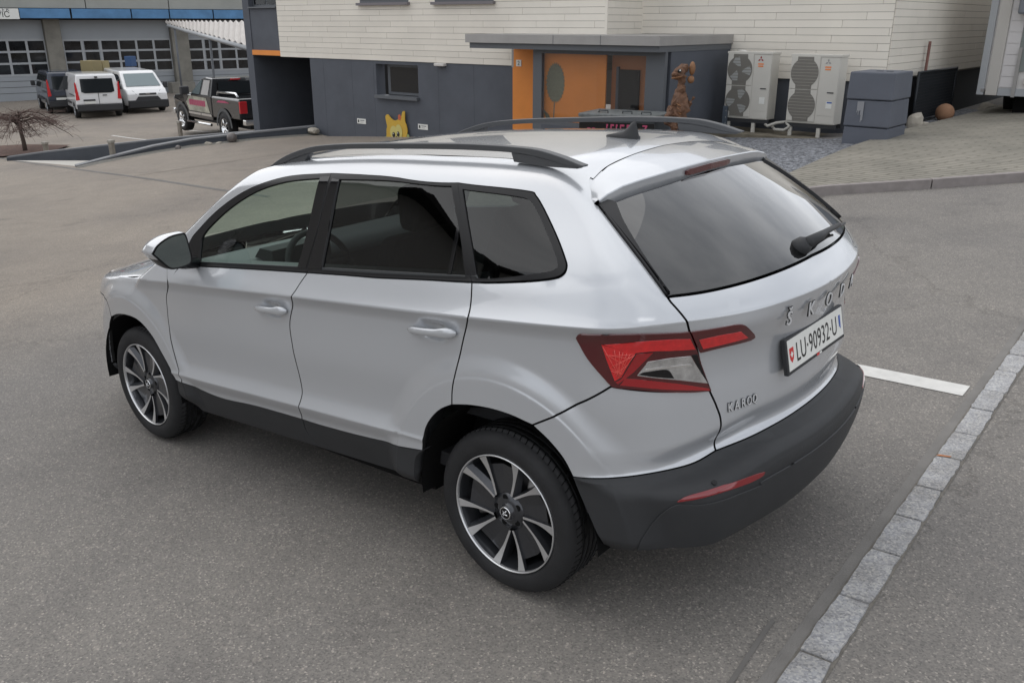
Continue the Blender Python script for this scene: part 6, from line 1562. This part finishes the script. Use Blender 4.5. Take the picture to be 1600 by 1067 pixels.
# ---------------------------------------------------------------- stacked grey blocks, fence, stake
M_blk = mat('slate painted block', (.098, .107, .130), rough=.75, noise=(2, .10), bump=(40, .12))
bx = [np.array((-3.2159, 11.5552)), np.array((-2.8189, 12.25))]
bu = (bx[1] - bx[0]); bl = float(np.hypot(*bu)); bu = bu / bl; ba = math.atan2(bu[1], bu[0])
for k, (z0, z1, lab) in enumerate(((-.12, .33, 'lowest slate grey block of the stacked pillar beside the heat pumps'), (.34, .76, 'middle slate grey block of the stacked pillar, with a pale run-off stain'), (.77, 1.20, 'topmost slate grey block of the stacked pillar, with slots in its lid'))):
    W_, D_ = .74, .95; g = .03 * k * 0
    o = MB().box((0, 0, 0), (W_, D_, z1 - z0), bevel=.02, top=.965).build('grey_block', M_blk); zb_ = gzf(bx[0][0], bx[0][1]) + .02
    o.location = (-3.55, 12.0, zb_ + z0 - .05); o.rotation_euler = (0, 0, .0); tag(o, lab, 'block', 'slate blocks of the stacked pillar')
    if k == 1:
        st = MB(); rr = random.Random(4)
        for q in range(9):
            x = .20 + q * .012; h_ = rr.uniform(.12, .34); st.box((x, -.004 + .0, .395 - h_), (x + .011, -.0015 + .012 * 0, .40))
        tag(st.build('run_off_stain', mat('pale lime stain', (.26, .265, .28), rough=.8), o), kind='stuff')
    if k == 2:
        for x in (.30, .46): MB().box((x, .40, z1 - z0 - .002), (x + .10, .46, z1 - z0 + .004)).build('lid_slot', M_dark, o)
fe = empty('mesh_fence', (-3.42, 15.75, gzf(-3.4, 15.8)), 0, 'black mesh panel fence leaning along the plinth behind the block pillar', 'fence')
M_fen = mat('black steel mesh', (.020, .023, .028), rough=.5, metal=.4)
for y in (-.4, 2.2): MB().tube([(0, y, -.1), (0, y, 1.02)], .028, n=8).build('fence_post', M_fen, fe)
MB().tube([(0, -.4, 1.0), (0, 2.2, 1.0)], .024, n=8).build('top_rail', M_fen, fe); MB().tube([(0, -.4, .08), (0, 2.2, .08)], .024, n=8).build('bottom_rail', M_fen, fe)
mm = MB()
for k in range(44): mm.box((-.003, -.4 + k * .06 - .003, .08), (.003, -.4 + k * .06 + .003, 1.0))
for k in range(16): mm.box((-.003, -.4, .08 + k * .06 - .003), (.003, 2.2, .08 + k * .06 + .003))
tag(mm.build('wire_mesh', M_fen, fe), kind='stuff'); MB().box((-.012, -.38, .09), (-.006, 2.18, .99)).build('backing_sheet', mat('dark screen', (.026, .030, .036), rough=.7), fe)
sk = tag(MB().tube([(0, 0, 0), (.01, .0, 1.65)], .028, n=6).build('rusty_stake', mat('rusty brown stake', (.17, .085, .07), rough=.9, noise=(9, .3))), 'thin rusty stake standing behind the mesh fence', 'stake'); sk.location = (-3.5, 16.0, .05)
o_ = (-3.148, 16.5122, 0.1685); mb_ = MB().ball((0, 0, .17), .18, 3).build('terracotta_ball', mat('terracotta', (.28, .15, .085), rough=.8, noise=(6, .2))); mb_.location = o_; tag(mb_, 'terracotta ball lying at the end of the mesh fence', 'ball')
rock((-3.1211, 14.5185, 0.1549), .22, (.7, .7, 1.1), 'upright white boulder beside the block pillar', 5); rock((-3.0833, 15.0108, 0.1621), .14, (1.2, .8, .6), 'small brown boulder beside the upright white one', 6); rock((-2.9415, 19.0295, 0.2032), .20, (1.1, .9, .6), 'pale boulder in the bed under the lorry corner', 7)

# ---------------------------------------------------------------- lorry at the right edge
lz = 0.6912; lp = (-2.6898, 16.9202, 0.6912)
lo_ = empty('lorry', (lp[0], lp[1], gzf(lp[0], lp[1])), 0.0, 'white lorry box body with grey panels reaching in at the right edge', 'lorry')
lzz = lp[2] - gzf(lp[0], lp[1])
MB().box((0, 0, lzz + .10), (2.5, 7.0, lzz + 3.4)).build('box_body', mat('white lorry body', (.62, .60, .58), rough=.4, noise=(1, .05)), lo_)
MB().box((-.03, -.05, lzz), (.10, .12, lzz + 3.45), bevel=.01).build('corner_rail', M_doorf, lo_); MB().box((.13, -.045, lzz), (.34, .02, lzz + 3.45), bevel=.008).build('corner_rail', mat('off white rail', (.50, .48, .45), rough=.5), lo_)
MB().box((.35, -.04, lzz), (2.5, -.002, lzz + .14)).build('rear_sill', M_doorf, lo_)
for k in range(14): MB().box((.36, -.022, lzz + .16 + k * .205), (.595, -.002, lzz + .16 + k * .205 + .197)).build('side_slat', mat('white slat', (.62, .60, .60), rough=.5), lo_)
MB().box((.60, -.07, lzz - .02), (.66, -.03, lzz + .9)).build('door_bar', M_zinc, lo_)
MB().box((.60, -.03, lzz + .46), (2.4, -.004, lzz + 1.5)).build('grey_panel', mat('grey green panel', (.20, .225, .215), rough=.5), lo_); MB().box((.50, -.30, lzz + 1.5), (2.4, -.05, lzz + 2.9), bevel=.04).build('grey_housing', mat('blue grey housing', (.17, .185, .21), rough=.5), lo_)
MB().box((.05, -.058, lzz + .06), (.12, -.05, lzz + .12)).build('rail_fitting', M_chrome, lo_); MB().box((.78, -.09, lzz + .22), (.95, -.03, lzz + .34), bevel=.01).build('step_bracket', M_hp, lo_)
MB().box((.6, .3, lzz - .35), (2.0, 6.5, lzz + .1)).build('chassis', M_dark, lo_); MB().tube([(1.15, .1, lzz + .0), (1.3, .0, lzz - .25), (1.5, .1, lzz - .3)], .06).build('coupling', M_zinc, lo_)
for y in (1.6, 5.4):
    for x, s in ((.25, -1), (2.25, 1)): MB().lathe([(.0, x), (.25, x), (.46, x + s * .02), (.5, x - s * .04), (.5, x - s * .28), (.0, x - s * .28)], n=28, axis='x', center=(0, y, .5)).build('wheel', M_rub, lo_)

# ---------------------------------------------------------------- things by the entrance
bn = (-6.187, 10.3744, 0.6459)
be = empty('rubbish_container', (-7.15, 10.55, 1.05 - 1.22), math.radians(8), 'dark grey rubbish container with a pale worn lid rim before the shop window', 'container')
M_bin = mat('dark grey container', (.045, .05, .055), rough=.6, noise=(3, .2)); M_lid = mat('worn grey lid', (.12, .13, .13), rough=.6, noise=(9, .6))
b0 = np.array((-7.5488, 10.0144, 0.531)); b1 = np.array((-6.1299, 10.3145, 0.7114))
bd = b1 - b0; bang = math.atan2(bd[1], bd[0]); blen = float(np.hypot(bd[0], bd[1])); be.location = (b0[0], b0[1], float(b0[2]) - 1.16); be.rotation_euler = (0, 0, bang)
ti = math.atan2(bd[2], blen)
MB().box((.05, .06, .15), (blen - .05, .85, 1.10), top=1.02).build('bin_body', M_bin, be)
l_ = MB().box((0, 0, 1.10), (blen, .95, 1.17), bevel=.02).build('bin_lid', M_lid, be)
for x in (.3, .75, 1.1):
    if x < blen - .2: MB().tube([(x, .25, 1.17), (x, .25, 1.21), (x + .17, .25, 1.21), (x + .17, .25, 1.17)], .012, n=6).build('lid_handle', M_bin, l_)
for x in (.12, blen - .12):
    for y in (.15, .75): MB().lathe([(0, -.03), (.09, -.03), (.09, .03), (0, .03)], n=16, center=(x, y, .09)).build('castor', M_rub, be)
# black board with pink lettering, showing under the far roof rail
bo0 = (-6.8878, 9.1391, 0.4437); bo1 = (-5.7206, 9.5804, 0.4878)
bb = tag(box_part('notice_board', (0, 0, -.34), (float(np.hypot(bo1[0] - bo0[0], bo1[1] - bo0[1])), .02, .06), M_gloss), 'black board with pink lettering leaning below the container lid', 'board'); bb.location = bo0; bb.rotation_euler = (0, 0, math.atan2(bo1[1] - bo0[1], bo1[0] - bo0[0]))
rr = random.Random(9)
for x, w_, sh in ((.14, .05, 0), (.22, .05, 0), (.46, .03, 1), (.53, .06, 1), (.62, .03, 1), (.69, .07, 1), (.80, .05, 1), (.87, .07, 1), (1.06, .08, 2)):
    m_ = MB()
    if sh == 2: m_.prism([(x, .035), (x + w_, .035), (x + w_, .015), (x + .025, -.085), (x + w_, -.085), (x + w_, -.11), (x - .01, -.11), (x - .01, -.09), (x + .05, .012), (x, .012)], 'y', -.004, 0)
    else:
        h_ = .035 if sh else -.03
        m_.prism([(x, -.11), (x + .02, -.11), (x + .02, h_ - .03), (x + w_ - .0, h_ - .03), (x + w_, h_), (x, h_)], 'y', -.004, 0)
    m_.build('pink_letter', M_pink, bb)

# yellow owl-like cut-out figure on the slate wall
ow = empty('yellow_owl_figure', (-15.0761, YB - .05, -0.7118), 0, 'yellow painted animal cut-out with big dark eyes against the slate wall', 'figure')
k_ = .0172
def op(px, py): return ((px - 620) * k_ * 1.12, (215 - py) * k_)
head = [op(*p) for p in ((601,219),(601.5,205),(603,200),(600.5,188),(602,184),(606,183),(610,187),(617,190.5),(625,188.5),(631,184),(633,178),(636,176),(638,178),(637.5,190),(640,196),(641.5,204),(640,210),(638,219))]
m_ = MB(); m_.prism([tuple(p) for p in cat_rom(head, 3)], 'y', -.02, .0); m_.build('board', mat('warm yellow paint', (.58, .36, .04), rough=.55, noise=(3, .1)), ow)
def disc(name, c, rx, rz, y, m, par=ow):
    q = MB(); q.prism([(c[0] + rx * math.cos(a), c[1] + rz * math.sin(a)) for a in np.linspace(0, math.tau, 25)[:-1]], 'y', y - .004, y); return q.build(name, m, par)
M_ly = mat('pale yellow paint', (.58, .50, .16), rough=.55)
disc('face_patch', op(615.5, 208), .13, .165, -.0205, M_ly); disc('face_patch', op(625.5, 206.5), .13, .185, -.0265, M_ly)
for c in ((615.8, 211.5), (624.6, 209.8)):
    disc('eye', op(*c), .050, .066, -.031, M_black); disc('eye_shine', op(c[0] - .5, c[1] - 1.8), .013, .018, -.036, M_white)
disc('beak', op(621, 214.5), .02, .03, -.031, mat('brown beak', (.12, .07, .02), rough=.6))
for a in range(5): disc('flower_petal', (op(628, 185.5)[0] + .035 * math.cos(a * 1.257), op(628, 185.5)[1] + .045 * math.sin(a * 1.257)), .026, .034, -.0205 - a * .0002, mat('coral petal', (.55, .12, .05), rough=.6))
disc('wing', op(640, 213), .09, .09, -.008, mat('pale green paint', (.32, .38, .14), rough=.6)); disc('wing', op(603, 217), .09, .06, -.008, D.materials['pale green paint'])

# carved brown animal figure by the grey side wall
M_wood = mat('carved brown wood', (.12, .056, .028), rough=.65, noise=(14, .45), bump=(30, .5)); M_wood2 = mat('light carved wood', (.24, .115, .05), rough=.6, noise=(10, .3))
kg = (-5.7514, 10.6023, 0.3586)
kf = empty('carved_animal', (kg[0], kg[1], kg[2]), math.atan2(0.64101702849572, 0.76752665698236), 'carved brown wooden animal with a big eye standing beside the grey entrance wall', 'sculpture')
U_ = 15.0 / 1373.9 * 1.02
def kp(px, py, d_=0): return ((px - 1068) * U_, d_, (200 - py) * U_)
vs = []; es = []; rs = []
def chain(pts, root=None):
    ids = [] if root is None else [root]
    for (p, r) in pts: vs.append(p); rs.append(r); ids.append(len(vs) - 1)
    es.extend(zip(ids, ids[1:])); return ids
sp_ = chain([(kp(1052, 192), .13), (kp(1055, 182), .17), (kp(1058, 170), .165), (kp(1060, 158), .125), (kp(1060, 146), .085), (kp(1061, 137), .075), (kp(1060, 126), .10), (kp(1057, 117), .125), (kp(1052, 121), .095), (kp(1046, 126), .05)])
chain([(kp(1048, 196), .07), (kp(1040, 190, .05), ), ] if False else [(kp(1043, 193), .06), (kp(1034, 186, .03), .04), (kp(1029, 190, .05), .03)], sp_[0])
chain([(kp(1046, 172, -.10), .075), (kp(1042, 184, -.12), .065), (kp(1050, 196, -.12), .06), (kp(1052, 204, -.12), .05)], sp_[1])
chain([(kp(1066, 176, -.08), .06), (kp(1064, 190, -.10), .065), (kp(1064, 205, -.10), .05)], sp_[1])
chain([(kp(1067, 160, -.06), .04), (kp(1072, 168, -.09), .03), (kp(1075, 160, -.11), .025), (kp(1077, 154, -.12), .02)], sp_[3])
chain([(kp(1064, 112), .10), (kp(1068, 115), .07)], sp_[7])
me = D.meshes.new('torso'); me.from_pydata(vs, es, []); me.update(); kb = link_mesh('torso', me, M_wood, kf)
kb.modifiers.new('skin', 'SKIN'); sk_ = me.skin_vertices[0].data
for i, r in enumerate(rs): sk_[i].radius = (r, r)
sk_[1].use_root = True; sb_ = kb.modifiers.new('sub', 'SUBSURF'); sb_.levels = 2; sb_.render_levels = 2
tx_ = D.textures.new('carving', 'CLOUDS'); tx_.noise_scale = .07; dm_ = kb.modifiers.new('carving', 'DISPLACE'); dm_.texture = tx_; tx_.noise_depth = 3; dm_.strength = .10; dm_.mid_level = .5
MB().ball(kp(1075, 113, -.02), .075, 2, (.72, .8, 1.5)).build('ear', M_wood2, kf); MB().ball(kp(1074, 129, -.02), .06, 2, (1, .8, 1.1)).build('muzzle_ball', M_wood2, kf)
MB().tube([kp(1045, 127.5, -.03), kp(1058, 124, -.08), kp(1067, 124.5, -.05)], [.015, .022, .012], n=6).build('brim', M_wood2, kf)
MB().ball(kp(1054.5, 116, -.125), .034, 2, (1, .5, 1)).build('eye', M_black, kf); MB().ball(kp(1055, 115.5, -.150), .013, 2).build('eye_shine', M_white, kf)
for k in range(4): MB().tube([kp(1053 + k * .8, 163 + k * 6, -.14), kp(1059 + k * .6, 167 + k * 6, -.15)], [.008, .016], n=5).build('carved_rib', M_wood2, kf)

# house opposite, behind the camera: it shows only as a reflection in the windows and the paint
ho = empty('gabled_house', (-12.5, -7.8, gzf(-12.5, -7.8)), -1.0, 'dark gabled house opposite, reflected in the car windows', 'building')
M_how = mat('brown grey wall', (.46, .44, .41), rough=.8); MB().prism([(-8, -1), (8, -1), (8, 4.7), (0, 9.2), (-8, 4.7)], 'y', -9, 0).build('wall', M_how, ho)
for s in (-1, 1): mb = MB(); mb.prism([(s * 0, 9.25), (s * 9.2, 4.1), (s * 9.2, 4.3), (0, 9.5)], 'y', -9.8, .8); mb.build('roof', mat('dark roof tiles', (.035, .03, .03), rough=.8), ho)
for x in (-6, -2.4, 1.2, 4.8):
    w_ = MB().box((x, .0, 1.0), (x + 1.4, .05, 2.4)).build('window', M_white, ho); MB().box((x + .1, .05, 1.1), (x + 1.3, .06, 2.3)).build('window_pane', M_vgl, w_)
